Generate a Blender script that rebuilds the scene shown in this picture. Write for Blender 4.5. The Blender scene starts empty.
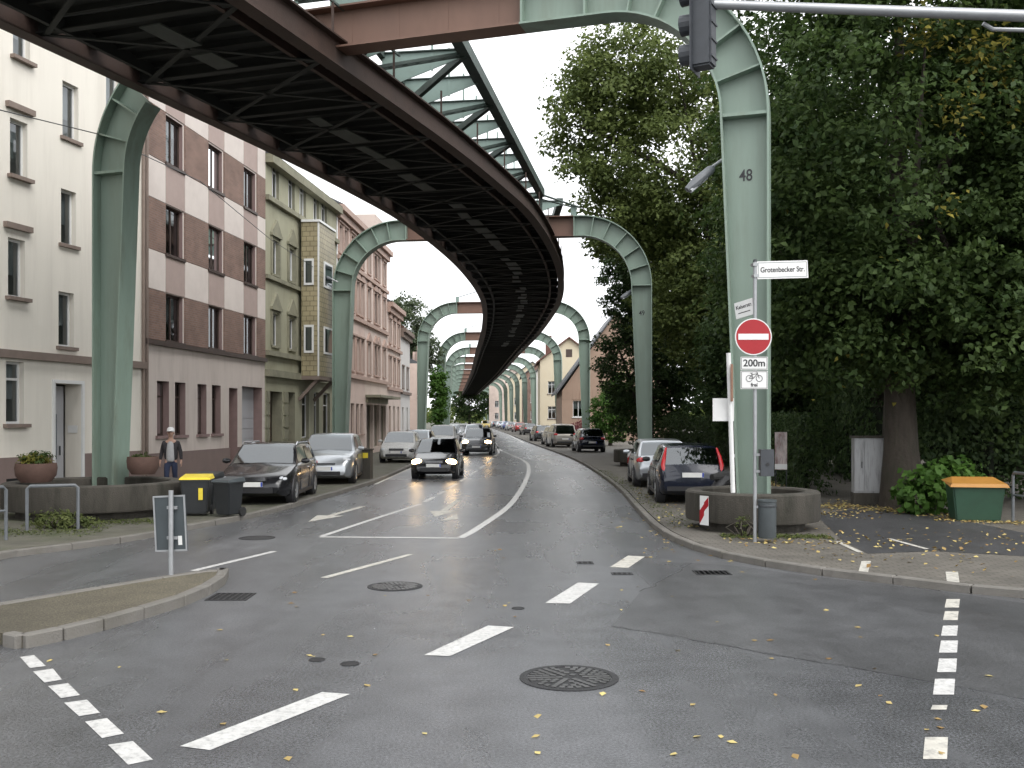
import bpy, bmesh, math, random
import numpy as np
from mathutils import Vector, Matrix
from mathutils.geometry import tessellate_polygon
random.seed(7); np.random.seed(7)
R = math.radians
S = bpy.context.scene
COL = S.collection

# ------------------------------------------------------------------ camera
CH, HOR, F = 2.2, 418.0, 1000.0            # camera height, horizon row, focal length in pixels
cam = bpy.data.cameras.new('camera'); camo = bpy.data.objects.new('camera', cam); COL.objects.link(camo)
camo.location = (0, 0, CH); camo.rotation_euler = (R(90), 0, 0)
cam.sensor_width = 36; cam.lens = 36 * F / 1024; cam.shift_y = (HOR - 384) / 1024
cam.clip_start = 0.1; cam.clip_end = 3000
S.camera = camo
# ------------------------------------------------------------------ sky, sun, exposure
SUN_EL, SUN_ROT = 48, 138
w = bpy.data.worlds.new('World'); S.world = w; w.use_nodes = True
nt = w.node_tree; nt.nodes.clear()
sky = nt.nodes.new('ShaderNodeTexSky'); sky.sky_type = 'NISHITA'; sky.sun_disc = False
sky.sun_elevation = R(SUN_EL); sky.sun_rotation = R(SUN_ROT); sky.air_density = 1.0; sky.dust_density = 4.0
hs = nt.nodes.new('ShaderNodeHueSaturation'); hs.inputs['Saturation'].default_value = 0.12
mixc = nt.nodes.new('ShaderNodeMix'); mixc.data_type = 'RGBA'; mixc.inputs[0].default_value = 0.8
cn = nt.nodes.new('ShaderNodeTexNoise'); cn.inputs['Scale'].default_value = 2.2; cn.inputs['Detail'].default_value = 4
cr = nt.nodes.new('ShaderNodeValToRGB')
cr.color_ramp.elements[0].position = .3; cr.color_ramp.elements[0].color = (8.6, 8.8, 9.1, 1)
cr.color_ramp.elements[1].position = .75; cr.color_ramp.elements[1].color = (10.2, 10.3, 10.4, 1)
bg = nt.nodes.new('ShaderNodeBackground'); bg.inputs['Strength'].default_value = 0.12
out = nt.nodes.new('ShaderNodeOutputWorld')
L = nt.links.new
L(sky.outputs[0], hs.inputs['Color']); L(hs.outputs[0], mixc.inputs[6]); L(cn.outputs['Fac'], cr.inputs[0])
L(cr.outputs[0], mixc.inputs[7]); L(mixc.outputs[2], bg.inputs['Color']); L(bg.outputs[0], out.inputs[0])
sl = bpy.data.lights.new('sun', 'SUN'); sl.energy = 0.8; sl.angle = R(40); sl.color = (1, .97, .93)
so = bpy.data.objects.new('sun', sl); COL.objects.link(so); so.location = (10, -20, 60)
sd = Vector((math.sin(R(SUN_ROT)) * math.cos(R(SUN_EL)), math.cos(R(SUN_ROT)) * math.cos(R(SUN_EL)), math.sin(R(SUN_EL))))
so.rotation_euler = sd.to_track_quat('Z', 'Y').to_euler()
S.view_settings.view_transform = 'Standard'; S.view_settings.look = 'None'
S.view_settings.exposure = 1.0; S.view_settings.gamma = 1.0; S.view_settings.use_curve_mapping = False
S.render.engine = 'CYCLES'
cy = S.cycles; cy.use_denoising = True; cy.use_adaptive_sampling = True; cy.adaptive_threshold = .025; cy.max_bounces = 6; cy.diffuse_bounces = 3; cy.glossy_bounces = 3
cy.transmission_bounces = 4; cy.transparent_max_bounces = 8; cy.sample_clamp_indirect = 6; cy.caustics_reflective = False; cy.caustics_refractive = False

# ------------------------------------------------------------------ measuring helpers
def G(px, py, z=0.0):
    D = (CH - z) * F / (py - HOR)
    return Vector(((px - 512) / F * D, D, z))
def P(px, py, D): return Vector(((px - 512) / F * D, D, CH + (HOR - py) / F * D))

# ------------------------------------------------------------------ materials
M = {}
def mat(name, col, rough=.6, var=.12, scale=3.0, bump=0.0, bscale=40.0, metal=0.0, spec=.5, dirt=None, dscale=1.2, damt=.5, stretch=(1,1,1), emit=None, estr=0, coat=0):
    if name in M: return M[name]
    m = bpy.data.materials.new(name); m.use_nodes = True; t = m.node_tree; b = t.nodes['Principled BSDF']
    b.inputs['Roughness'].default_value = rough; b.inputs['Metallic'].default_value = metal
    b.inputs['Specular IOR Level'].default_value = spec; b.inputs['Coat Weight'].default_value = coat
    tc = t.nodes.new('ShaderNodeTexCoord'); geo = t.nodes.new('ShaderNodeNewGeometry')
    mp = t.nodes.new('ShaderNodeMapping'); mp.inputs['Scale'].default_value = stretch; t.links.new(geo.outputs['Position'], mp.inputs[0])
    n = t.nodes.new('ShaderNodeTexNoise'); n.inputs['Scale'].default_value = scale; n.inputs['Detail'].default_value = 6; n.inputs['Roughness'].default_value = .65
    t.links.new(mp.outputs[0], n.inputs['Vector'])
    mr = t.nodes.new('ShaderNodeMapRange'); mr.inputs[1].default_value = .25; mr.inputs[2].default_value = .75
    mr.inputs[3].default_value = 1 - var; mr.inputs[4].default_value = 1 + var; t.links.new(n.outputs['Fac'], mr.inputs[0])
    mx = t.nodes.new('ShaderNodeMix'); mx.data_type = 'RGBA'; mx.blend_type = 'MULTIPLY'; mx.inputs[0].default_value = 1
    mx.inputs[6].default_value = (*col, 1); t.links.new(mr.outputs[0], mx.inputs[7])
    last = mx.outputs[2]
    if dirt:
        n2 = t.nodes.new('ShaderNodeTexNoise'); n2.inputs['Scale'].default_value = dscale; n2.inputs['Detail'].default_value = 8; n2.inputs['Roughness'].default_value = .7
        t.links.new(mp.outputs[0], n2.inputs['Vector'])
        m2 = t.nodes.new('ShaderNodeMapRange'); m2.inputs[1].default_value = .48; m2.inputs[2].default_value = .72; m2.inputs[4].default_value = damt
        t.links.new(n2.outputs['Fac'], m2.inputs[0])
        d = t.nodes.new('ShaderNodeMix'); d.data_type = 'RGBA'; t.links.new(m2.outputs[0], d.inputs[0]); t.links.new(last, d.inputs[6]); d.inputs[7].default_value = (*dirt, 1)
        last = d.outputs[2]
    t.links.new(last, b.inputs['Base Color'])
    if bump:
        n3 = t.nodes.new('ShaderNodeTexNoise'); n3.inputs['Scale'].default_value = bscale; n3.inputs['Detail'].default_value = 4; t.links.new(geo.outputs['Position'], n3.inputs['Vector'])
        bp = t.nodes.new('ShaderNodeBump'); bp.inputs['Strength'].default_value = bump; bp.inputs['Distance'].default_value = .02
        t.links.new(n3.outputs['Fac'], bp.inputs['Height']); t.links.new(bp.outputs[0], b.inputs['Normal'])
    if emit: b.inputs['Emission Color'].default_value = (*emit, 1); b.inputs['Emission Strength'].default_value = estr
    M[name] = m; return m

def brickmat(name, c1, c2, mortar, sx, sy, rough=.8, mort=.015, axis='XZ', off=.5):
    m = bpy.data.materials.new(name); m.use_nodes = True; t = m.node_tree; b = t.nodes['Principled BSDF']; b.inputs['Roughness'].default_value = rough
    tc = t.nodes.new('ShaderNodeTexCoord'); sp = t.nodes.new('ShaderNodeSeparateXYZ'); cb = t.nodes.new('ShaderNodeCombineXYZ')
    t.links.new(tc.outputs['Object'], sp.inputs[0])
    if axis == 'XZ':
        ad = t.nodes.new('ShaderNodeMath'); ad.operation = 'ADD'; t.links.new(sp.outputs['X'], ad.inputs[0]); t.links.new(sp.outputs['Y'], ad.inputs[1])
        t.links.new(ad.outputs[0], cb.inputs['X']); t.links.new(sp.outputs['Z'], cb.inputs['Y'])
    else:
        t.links.new(sp.outputs['X'], cb.inputs['X']); t.links.new(sp.outputs['Y'], cb.inputs['Y'])
    br = t.nodes.new('ShaderNodeTexBrick'); br.inputs['Scale'].default_value = 1; br.offset = off
    br.inputs['Brick Width'].default_value = sx; br.inputs['Row Height'].default_value = sy; br.inputs['Mortar Size'].default_value = mort
    br.inputs['Color1'].default_value = (*c1, 1); br.inputs['Color2'].default_value = (*c2, 1); br.inputs['Mortar'].default_value = (*mortar, 1)
    t.links.new(cb.outputs[0], br.inputs['Vector'])
    n = t.nodes.new('ShaderNodeTexNoise'); n.inputs['Scale'].default_value = 1.3; n.inputs['Detail'].default_value = 7; t.links.new(tc.outputs['Object'], n.inputs['Vector'])
    mr = t.nodes.new('ShaderNodeMapRange'); mr.inputs[1].default_value = .3; mr.inputs[2].default_value = .7; mr.inputs[3].default_value = .78; mr.inputs[4].default_value = 1.15; t.links.new(n.outputs['Fac'], mr.inputs[0])
    mx = t.nodes.new('ShaderNodeMix'); mx.data_type = 'RGBA'; mx.blend_type = 'MULTIPLY'; mx.inputs[0].default_value = 1
    t.links.new(br.outputs['Color'], mx.inputs[6]); t.links.new(mr.outputs[0], mx.inputs[7]); t.links.new(mx.outputs[2], b.inputs['Base Color'])
    bp = t.nodes.new('ShaderNodeBump'); bp.inputs['Strength'].default_value = .35; bp.inputs['Distance'].default_value = .008; bp.invert = True
    t.links.new(br.outputs['Fac'], bp.inputs['Height']); t.links.new(bp.outputs[0], b.inputs['Normal'])
    M[name] = m; return m

def asphalt(name, c, rlo, rhi, mottle=.25):
    m = bpy.data.materials.new(name); m.use_nodes = True; t = m.node_tree; b = t.nodes['Principled BSDF']
    geo = t.nodes.new('ShaderNodeNewGeometry')
    def noise(s, det, st=(1,1,1)):
        mp = t.nodes.new('ShaderNodeMapping'); mp.inputs['Scale'].default_value = st; t.links.new(geo.outputs['Position'], mp.inputs[0])
        n = t.nodes.new('ShaderNodeTexNoise'); n.inputs['Scale'].default_value = s; n.inputs['Detail'].default_value = det; t.links.new(mp.outputs[0], n.inputs['Vector']); return n
    big = noise(.35, 5, (1, .6, 1)); mid = noise(2.5, 6); fine = noise(110, 3); spk = noise(45, 3)
    streak = noise(.9, 4, (1.6, .12, 1))
    def mr(n, a, b_, lo, hi):
        x = t.nodes.new('ShaderNodeMapRange'); x.inputs[1].default_value = a; x.inputs[2].default_value = b_; x.inputs[3].default_value = lo; x.inputs[4].default_value = hi
        t.links.new(n.outputs['Fac'], x.inputs[0]); return x
    def mul(a, b_):
        x = t.nodes.new('ShaderNodeMath'); x.operation = 'MULTIPLY'; t.links.new(a.outputs[0], x.inputs[0]); t.links.new(b_.outputs[0], x.inputs[1]); return x
    v = mul(mul(mul(mr(big, .3, .7, 1-mottle, 1+mottle), mr(mid, .3, .7, .85, 1.15)), mr(fine, .3, .7, .55, 1.5)), mul(mr(spk, .35, .7, .7, 1.55), mr(streak, .3, .7, .9, 1.12)))
    mx = t.nodes.new('ShaderNodeMix'); mx.data_type = 'RGBA'; mx.blend_type = 'MULTIPLY'; mx.inputs[0].default_value = 1
    mx.inputs[6].default_value = (*c, 1); t.links.new(v.outputs[0], mx.inputs[7]); t.links.new(mx.outputs[2], b.inputs['Base Color'])
    wet = mul(mr(big, .35, .65, .85, 1.1), mr(streak, .3, .7, .85, 1.1))
    rr = t.nodes.new('ShaderNodeMapRange'); rr.inputs[1].default_value = .75; rr.inputs[2].default_value = 1.2; rr.inputs[3].default_value = rlo; rr.inputs[4].default_value = rhi
    t.links.new(wet.outputs[0], rr.inputs[0]); t.links.new(rr.outputs[0], b.inputs['Roughness'])
    bp = t.nodes.new('ShaderNodeBump'); bp.inputs['Strength'].default_value = .5; bp.inputs['Distance'].default_value = .006
    t.links.new(fine.outputs['Fac'], bp.inputs['Height']); t.links.new(bp.outputs[0], b.inputs['Normal'])
    M[name] = m; return m

def leafmat(name, c_lo, c_hi, trans=.35):
    m = bpy.data.materials.new(name); m.use_nodes = True; t = m.node_tree; b = t.nodes['Principled BSDF']
    at = t.nodes.new('ShaderNodeAttribute'); at.attribute_name = 'tint'
    r = t.nodes.new('ShaderNodeValToRGB'); r.color_ramp.elements[0].color = (*c_lo, 1); r.color_ramp.elements[1].color = (*c_hi, 1)
    t.links.new(at.outputs['Fac'], r.inputs[0]); t.links.new(r.outputs[0], b.inputs['Base Color']); b.inputs['Roughness'].default_value = .6; b.inputs['Specular IOR Level'].default_value = .22
    tr = t.nodes.new('ShaderNodeBsdfTranslucent'); ms = t.nodes.new('ShaderNodeMixShader'); ms.inputs[0].default_value = trans
    hv = t.nodes.new('ShaderNodeHueSaturation'); hv.inputs['Value'].default_value = 1.4; t.links.new(r.outputs[0], hv.inputs['Color']); t.links.new(hv.outputs[0], tr.inputs['Color'])
    o = t.nodes['Material Output']; t.links.new(b.outputs[0], ms.inputs[1]); t.links.new(tr.outputs[0], ms.inputs[2]); t.links.new(ms.outputs[0], o.inputs['Surface'])
    M[name] = m; return m

def glassmat(name, tint=(.55,.6,.62), gl=.22):
    m = bpy.data.materials.new(name); m.use_nodes = True; t = m.node_tree; t.nodes.remove(t.nodes['Principled BSDF'])
    tr = t.nodes.new('ShaderNodeBsdfTransparent'); tr.inputs[0].default_value = (*tint, 1)
    g = t.nodes.new('ShaderNodeBsdfGlossy'); g.inputs['Roughness'].default_value = .03; g.inputs['Color'].default_value = (.9, .93, .95, 1)
    fr = t.nodes.new('ShaderNodeLayerWeight'); fr.inputs['Blend'].default_value = gl
    ad = t.nodes.new('ShaderNodeMath'); ad.operation = 'ADD'; ad.inputs[1].default_value = .1; ad.use_clamp = True; t.links.new(fr.outputs['Fresnel'], ad.inputs[0])
    ms = t.nodes.new('ShaderNodeMixShader'); t.links.new(ad.outputs[0], ms.inputs[0]); t.links.new(tr.outputs[0], ms.inputs[1]); t.links.new(g.outputs[0], ms.inputs[2])
    t.links.new(ms.outputs[0], t.nodes['Material Output'].inputs['Surface']); M[name] = m; return m

asphalt('asphalt', (.084, .086, .091), .21, .38); asphalt('asphalt_side', (.068, .069, .072), .28, .44)
asphalt('asphalt_dark', (.045, .045, .047), .45, .65, .15)
asphalt('gravel_island', (.078, .068, .047), .8, .95, .35)
mat('ground', (.06, .065, .04), .95, .4, 1.0)
brickmat('pavers', (.105, .096, .082), (.135, .122, .105), (.05, .047, .035), .22, .11, .75, .008, 'XY')
mat('pavement_moss', (.10, .095, .075), .85, .35, 2.0, .4, 60, dirt=(.06, .075, .03), dscale=.8, damt=.8)
mat('kerb', (.16, .15, .135), .8, .3, 4, .4, 50, dirt=(.07, .065, .05), dscale=2.0, damt=.7)
mat('paint_white', (.52, .515, .50), .5, .14, 5, .2, 60, dirt=(.16, .16, .16), dscale=18, damt=.8)
mat('paint_worn', (.48, .46, .41), .6, .2, 8, .2, 60, dirt=(.1, .1, .1), dscale=9, damt=.85)
mat('paint_yellow', (.5, .38, .12), .6, .2, 8, dirt=(.1, .1, .1), dscale=9, damt=.9)
mat('cast_iron', (.03, .03, .032), .5, .3, 20, .4, 50, metal=.4)
mat('iron_worn', (.10, .10, .10), .35, .4, 6, metal=.6); mat('tar', (.012, .012, .013), .35, .2, 5)
mat('green_steel', (.212, .275, .230), .5, .10, 1.5, .05, 8, dirt=(.145, .165, .13), dscale=2.2, damt=.45, stretch=(1, 1, .12))
mat('green_flange', (.22, .292, .242), .48, .12, 2.5, dirt=(.12, .11, .075), dscale=2.6, damt=.5, stretch=(1, 1, .2))
mat('brown_steel', (.175, .10, .072), .6, .18, 1.2, .05, 10, dirt=(.07, .04, .032), dscale=.6, damt=.6, stretch=(1, 1, .3))
mat('rust_steel', (.046, .026, .019), .75, .35, 2.0, .2, 30, dirt=(.03, .022, .018), dscale=1.0, damt=.7)
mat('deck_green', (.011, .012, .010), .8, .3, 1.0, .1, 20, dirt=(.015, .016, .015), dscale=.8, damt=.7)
mat('truss_green', (.06, .085, .075), .6, .25, 2, dirt=(.03, .03, .025), dscale=1.5, damt=.6)
mat('bracket_green', (.22, .30, .27), .5, .1, 2, dirt=(.10, .12, .10), dscale=2, damt=.4)
mat('catwalk', (.042, .048, .043), .7, .35, 2, dirt=(.04, .045, .04), dscale=3, damt=.9)
mat('concrete_dark', (.058, .052, .043), .9, .35, 3.5, .6, 45, dirt=(.018, .019, .012), dscale=2.6, damt=.9, stretch=(1, 1, .22))
mat('soil', (.04, .03, .02), 1, .4, 8, .6, 30)
mat('stucco_cream', (.73, .69, .615), .85, .05, 1.0, .15, 90, dirt=(.52, .48, .42), dscale=1.6, damt=.4, stretch=(1, 1, .10))
mat('stucco_trim', (.20, .155, .13), .8, .15, 3)
mat('plinth_rose', (.21, .155, .14), .85, .15, 2, .2, 40, dirt=(.13, .10, .09), dscale=1, damt=.5)
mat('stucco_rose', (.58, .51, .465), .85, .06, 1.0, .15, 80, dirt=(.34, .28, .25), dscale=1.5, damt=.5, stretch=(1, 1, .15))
mat('panel_pale', (.63, .565, .52), .8, .05, 2.0, dirt=(.48, .41, .38), dscale=.9, damt=.4)
mat('panel_mauve', (.385, .30, .27), .8, .08, 2.0, .15, 60)
brickmat('brick_brown', (.18, .108, .082), (.235, .14, .105), (.21, .165, .145), .21, .072, .85, .010)
mat('frame_brown', (.055, .035, .028), .5, .15, 6)
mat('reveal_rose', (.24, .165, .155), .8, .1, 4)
mat('stucco_green', (.35, .34, .245), .85, .12, .9, .2, 60, dirt=(.22, .21, .14), dscale=.7, damt=.6, stretch=(1, 1, .4))
mat('trim_green', (.24, .23, .165), .85, .15, 2, dirt=(.1, .1, .07), dscale=1.5, damt=.5)
brickmat('tile_ochre', (.29, .25, .15), (.33, .28, .17), (.14, .115, .065), .34, .22, .45, .016)
mat('stucco_salmon', (.60, .47, .41), .85, .06, 1.0, .1, 60, dirt=(.40, .28, .235), dscale=.7, damt=.45)
mat('trim_salmon', (.42, .30, .25), .8, .1, 2)
mat('stucco_pink', (.63, .52, .46), .85, .06, 1.0, .1, 60, dirt=(.42, .32, .28), dscale=.7, damt=.45)
mat('stucco_white', (.62, .60, .58), .85, .05, 1.0, dirt=(.48, .46, .44), dscale=.5, damt=.4)
mat('stucco_yellow', (.58, .51, .38), .85, .06, 1.0, dirt=(.44, .36, .22), dscale=.5, damt=.4)
mat('wood_siding', (.34, .24, .18), .8, .15, 2.0, dirt=(.20, .12, .085), dscale=2, damt=.5, stretch=(3, 3, .3))
mat('roof_slate', (.085, .088, .095), .6, .2, 2, .3, 12)
mat('roof_tile', (.14, .065, .05), .75, .2, 2, .3, 12)
mat('white_frame', (.68, .68, .67), .45, .05, 4)
mat('door_grey', (.40, .40, .42), .5, .06, 2)
mat('door_wood', (.18, .10, .07), .6, .2, 3, stretch=(1, 1, .2))
mat('curtain', (.62, .60, .57), .9, .15, 3, stretch=(8, 8, .3))
mat('dark_hole', (.01, .01, .01), .9, .1)
glassmat('glass'); glassmat('car_glass', (.20, .23, .24), .35)
mat('grey_metal', (.28, .29, .30), .4, .1, 5, metal=.6)
mat('galvanised', (.34, .35, .36), .45, .12, 8, metal=.5)
mat('dark_metal', (.05, .055, .06), .45, .15, 5, metal=.3)
mat('signal_black', (.045, .05, .058), .5, .2, 6)
mat('sign_white', (.72, .72, .71), .4, .04, 5)
mat('sign_red', (.34, .008, .014), .4, .05, 5)
mat('sign_black', (.02, .02, .022), .5, .05, 5)
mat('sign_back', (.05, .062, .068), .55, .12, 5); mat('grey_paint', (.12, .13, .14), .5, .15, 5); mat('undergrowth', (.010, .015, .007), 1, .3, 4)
mat('post_brown', (.28, .16, .11), .7, .2, 5)
mat('plastic_black', (.022, .024, .026), .45, .2, 6)
mat('plastic_grey', (.055, .065, .07), .5, .15, 6)
mat('plastic_yellow', (.70, .55, .04), .45, .1, 6)
mat('plastic_blue', (.03, .07, .20), .45, .1, 6)
mat('bin_green', (.022, .065, .038), .5, .15, 5, dirt=(.02, .05, .03), dscale=3, damt=.6)
mat('lid_orange', (.40, .19, .035), .55, .08, 6, dirt=(.45, .2, .05), dscale=4, damt=.5)
mat('tyre', (.018, .018, .018), .85, .1, 10)
mat('rim', (.42, .43, .44), .3, .1, 5, metal=.8)
mat('car_trim', (.018, .018, .02), .5, .1, 5)
mat('chrome', (.6, .6, .62), .15, .05, 5, metal=1)
mat('lamp_lens', (.55, .57, .60), .1, .05, 5, spec=.8)
mat('lamp_lit', (1, .8, .5), .3, .02, 5, emit=(1.0, .66, .32), estr=12)
mat('tail_red', (.50, .02, .025), .2, .05, 5, spec=.7)
mat('number_plate', (.70, .70, .68), .5, .05, 9)
mat('plate_blue', (.02, .05, .35), .5, .05, 9)
PAINT = {}
def paint(n, c, metal=.3, r=.22):
    PAINT[n] = mat('paint_' + n, c, r, .04, 5, metal=metal, coat=.45); return PAINT[n]
paint('black', (.012, .012, .014), .1); paint('silver', (.42, .44, .46), .7, .28); paint('white', (.66, .67, .68), 0, .25)
paint('navy', (.007, .010, .022), .1); paint('light_silver', (.52, .54, .56), .6, .28); paint('dark_grey', (.05, .052, .056), .5)
paint('blue', (.03, .10, .32), .2); paint('red', (.30, .02, .02), .1); paint('champagne', (.36, .34, .31), .6, .3); paint('yellow', (.75, .52, .05), 0)
mat('bark', (.055, .045, .036), .95, .35, 3, 1.0, 14, dirt=(.03, .035, .02), dscale=2, damt=.7, stretch=(4, 4, .8))
leafmat('leaf_dark', (.020, .042, .012), (.075, .115, .032))
leafmat('leaf_mid', (.045, .068, .018), (.145, .18, .052))
leafmat('leaf_deep', (.018, .038, .013), (.062, .098, .032), .3)
leafmat('leaf_bright', (.040, .092, .016), (.09, .18, .032))
leafmat('leaf_grey', (.055, .075, .045), (.12, .15, .08))
leafmat('leaf_autumn', (.13, .13, .025), (.34, .29, .06))
leafmat('leaf_fallen', (.22, .13, .05), (.60, .50, .20), .1)
leafmat('leaf_red', (.10, .02, .03), (.16, .05, .05), .2)
leafmat('grass_leaf', (.05, .07, .02), (.13, .15, .05), .25)
mat('skin', (.45, .28, .21), .6, .05, 8)
mat('cloth_dark', (.035, .032, .036), .9, .2, 20)
mat('cloth_light', (.42, .42, .43), .9, .1, 20)
mat('denim', (.03, .04, .08), .9, .15, 20)
mat('cloth_white', (.75, .75, .75), .8, .05, 20)
mat('bowl_brown', (.10, .058, .045), .85, .2, 4, .3, 30)
mat('poster', (.42, .36, .35), .5, .5, 5, dirt=(.16, .05, .05), dscale=6.0, damt=1, stretch=(2,2,.6))
mat('cabinet_grey', (.36, .365, .375), .65, .1, 2, dirt=(.13, .13, .125), dscale=4, damt=.9, stretch=(3, 3, .4))

# ------------------------------------------------------------------ mesh building
class MB:
    def __init__(s): s.v = []; s.f = []
    def add(s, vs, fs):
        o = len(s.v); s.v += [tuple(v) for v in vs]; s.f += [tuple(i + o for i in f) for f in fs]; return s
    def box(s, x0, x1, y0, y1, z0, z1):
        return s.add([(x0,y0,z0),(x1,y0,z0),(x1,y1,z0),(x0,y1,z0),(x0,y0,z1),(x1,y0,z1),(x1,y1,z1),(x0,y1,z1)],
                     [(0,3,2,1),(4,5,6,7),(0,1,5,4),(1,2,6,5),(2,3,7,6),(3,0,4,7)])
    def poly(s, pts): return s.add(pts, [tuple(range(len(pts)))])
    def bar(s, a, b, w=.1, h=None, up=(0,0,1)):
        h = h or w; a = Vector(a); b = Vector(b); d = (b - a).normalized(); u = Vector(up)
        if abs(d.dot(u)) > .98: u = Vector((1,0,0))
        x = d.cross(u).normalized(); y = x.cross(d).normalized(); vs = []
        for p in (a, b):
            for sx, sy in ((-1,-1),(1,-1),(1,1),(-1,1)): vs.append(p + x*sx*w/2 + y*sy*h/2)
        return s.add(vs, [(0,3,2,1),(4,5,6,7),(0,1,5,4),(1,2,6,5),(2,3,7,6),(3,0,4,7)])
    def tube(s, path, r, n=8, cap=True):
        path = [Vector(p) for p in path]; rs = r if isinstance(r, (list, tuple)) else [r]*len(path)
        o = len(s.v); k = len(path); prev = None
        for i, p in enumerate(path):
            d = (path[min(i+1,k-1)] - path[max(i-1,0)]).normalized()
            if prev is None:
                u = Vector((0,0,1)) if abs(d.z) < .9 else Vector((1,0,0)); x = d.cross(u).normalized()
            else: x = (prev - d*prev.dot(d)).normalized()
            prev = x; y = d.cross(x)
            for j in range(n):
                a = 2*math.pi*j/n; s.v.append(tuple(p + (x*math.cos(a) + y*math.sin(a))*rs[i]))
        for i in range(k-1):
            for j in range(n):
                s.f.append((o+i*n+j, o+i*n+(j+1)%n, o+(i+1)*n+(j+1)%n, o+(i+1)*n+j))
        if cap: s.f.append(tuple(o+j for j in range(n))[::-1]); s.f.append(tuple(o+(k-1)*n+j for j in range(n)))
        return s
    def lathe(s, prof, n=24, c=(0,0,0), axis='z', close=False):
        o = len(s.v); k = len(prof)
        for r, z in prof:
            for j in range(n):
                a = 2*math.pi*j/n; x, y = r*math.cos(a), r*math.sin(a)
                s.v.append((c[0]+x, c[1]+y, c[2]+z) if axis == 'z' else (c[0]+x, c[1]+z, c[2]+y))
        for i in range(k if close else k-1):
            for j in range(n): 
                i2 = (i+1) % k
                s.f.append((o+i*n+j, o+i*n+(j+1)%n, o+i2*n+(j+1)%n, o+i2*n+j))
        return s
    def prism(s, pts, y0, y1):           # polygon in xz extruded along y
        n = len(pts); o = len(s.v)
        s.v += [(p[0], y0, p[1]) for p in pts] + [(p[0], y1, p[1]) for p in pts]
        s.f.append(tuple(o+i for i in range(n))); s.f.append(tuple(o+n+i for i in range(n))[::-1])
        for i in range(n): s.f.append((o+i, o+n+i, o+n+(i+1)%n, o+(i+1)%n)[::-1])
        return s
    def slab(s, pts, z0, z1):            # polygon in xy extruded along z
        n = len(pts); o = len(s.v)
        s.v += [(p[0], p[1], z0) for p in pts] + [(p[0], p[1], z1) for p in pts]
        for t in tessellate_polygon([[Vector((p[0], p[1], 0)) for p in pts]]):
            s.f.append(tuple(o+n+i for i in t))
        for i in range(n): s.f.append((o+i, o+(i+1)%n, o+n+(i+1)%n, o+n+i))
        return s
    def build(s, name, m, parent=None, smooth=False, loc=None, rot=None, recalc=True, ang=35):
        me = bpy.data.meshes.new(name); me.from_pydata(s.v, [], s.f)
        if recalc:
            b = bmesh.new(); b.from_mesh(me); bmesh.ops.recalc_face_normals(b, faces=b.faces); b.to_mesh(me); b.free()
        me.materials.append(M[m] if isinstance(m, str) else m)
        if smooth:
            me.shade_smooth(); me.set_sharp_from_angle(angle=R(ang))
        return link(name, me, parent, loc, rot)

def link(name, me, parent=None, loc=None, rot=None):
    o = bpy.data.objects.new(name, me); COL.objects.link(o)
    if parent: o.parent = parent
    if loc is not None: o.location = loc
    if rot is not None: o.rotation_euler = rot
    return o
def tag(o, label=None, cat=None, group=None, kind=None):
    if label: o['label'] = label
    if cat: o['category'] = cat
    if group: o['group'] = group
    if kind: o['kind'] = kind
    return o
def thing(name, label, cat, loc=(0,0,0), rz=0, group=None):
    o = bpy.data.objects.new(name, None); COL.objects.link(o); o.location = loc; o.rotation_euler = (0,0,rz); o.empty_display_size = .2
    return tag(o, label, cat, group)
def dup(o, parent=None):
    c = o.copy(); COL.objects.link(c)
    if parent: c.parent = parent
    for ch in [x for x in KIDS(o)]: dup(ch, c)
    return c
def KIDS(o): return list(o.children)
def text(s, size, m, parent, loc, rot, name='lettering', ext=.002, bold=0):
    cu = bpy.data.curves.new(name, 'FONT'); cu.body = s; cu.size = size; cu.align_x = 'CENTER'; cu.align_y = 'CENTER'; cu.extrude = ext; cu.offset = bold
    tmp = bpy.data.objects.new('tmp', cu); me = bpy.data.meshes.new_from_object(tmp); bpy.data.objects.remove(tmp); bpy.data.curves.remove(cu)
    me.materials.clear(); me.materials.append(M[m]); return link(name, me, parent, loc, rot)

# ================================================================== SETTING
def smoothpts(pts, n=8):
    P_ = [Vector((p[0], p[1], 0)) for p in pts]; P_ = [P_[0]*2-P_[1]] + P_ + [P_[-1]*2-P_[-2]]; o = []
    for i in range(1, len(P_)-2):
        a, b, c, d = P_[i-1:i+3]
        for k in range(n):
            t = k/n; o.append(.5*((2*b)+(c-a)*t+(2*a-5*b+4*c-d)*t*t+(3*b-a-3*c+d)*t**3))
    o.append(P_[-2]); return [(v.x, v.y) for v in o]

MB().poly([(-900,-300,-.06),(900,-300,-.06),(900,1600,-.06),(-900,1600,-.06)]).build('ground', 'ground')['kind'] = 'structure'
KL = smoothpts([(-16,-14),(-11.4,0),(-9.4,9),(-8.0,15.6),(-7.25,16.9),(-6.68,18.3),(-6.38,19.6),(-5.87,21.5),(-5.5,23.9),(-5.27,26.5),(-4.9,30.6),(-4.65,35),(-4.6,45),(-4.85,59),(-5.6,85),(-7.2,120),(-9.6,160),(-14,215),(-19,290),(-27,400)])
KR = smoothpts([(-17,400),(-9,290),(-4.4,215),(-1.6,160),(.2,120),(1.7,85),(2.9,62),(3.35,50),(3.42,40),(3.3,30.5),(3.02,24),(2.87,19.8),(2.95,17.6),(3.3,15.8),(4.1,14.3),(4.85,13.5),(5.6,12.8),(6.3,12.2),(9.5,10.9),(16,9.6),(32,7)])
rp = [(p[0]-1, p[1]) for p in KL] + [(p[0]+1.2, p[1]+.6) for p in KR] + [(32,-30),(-24,-30)]
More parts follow.
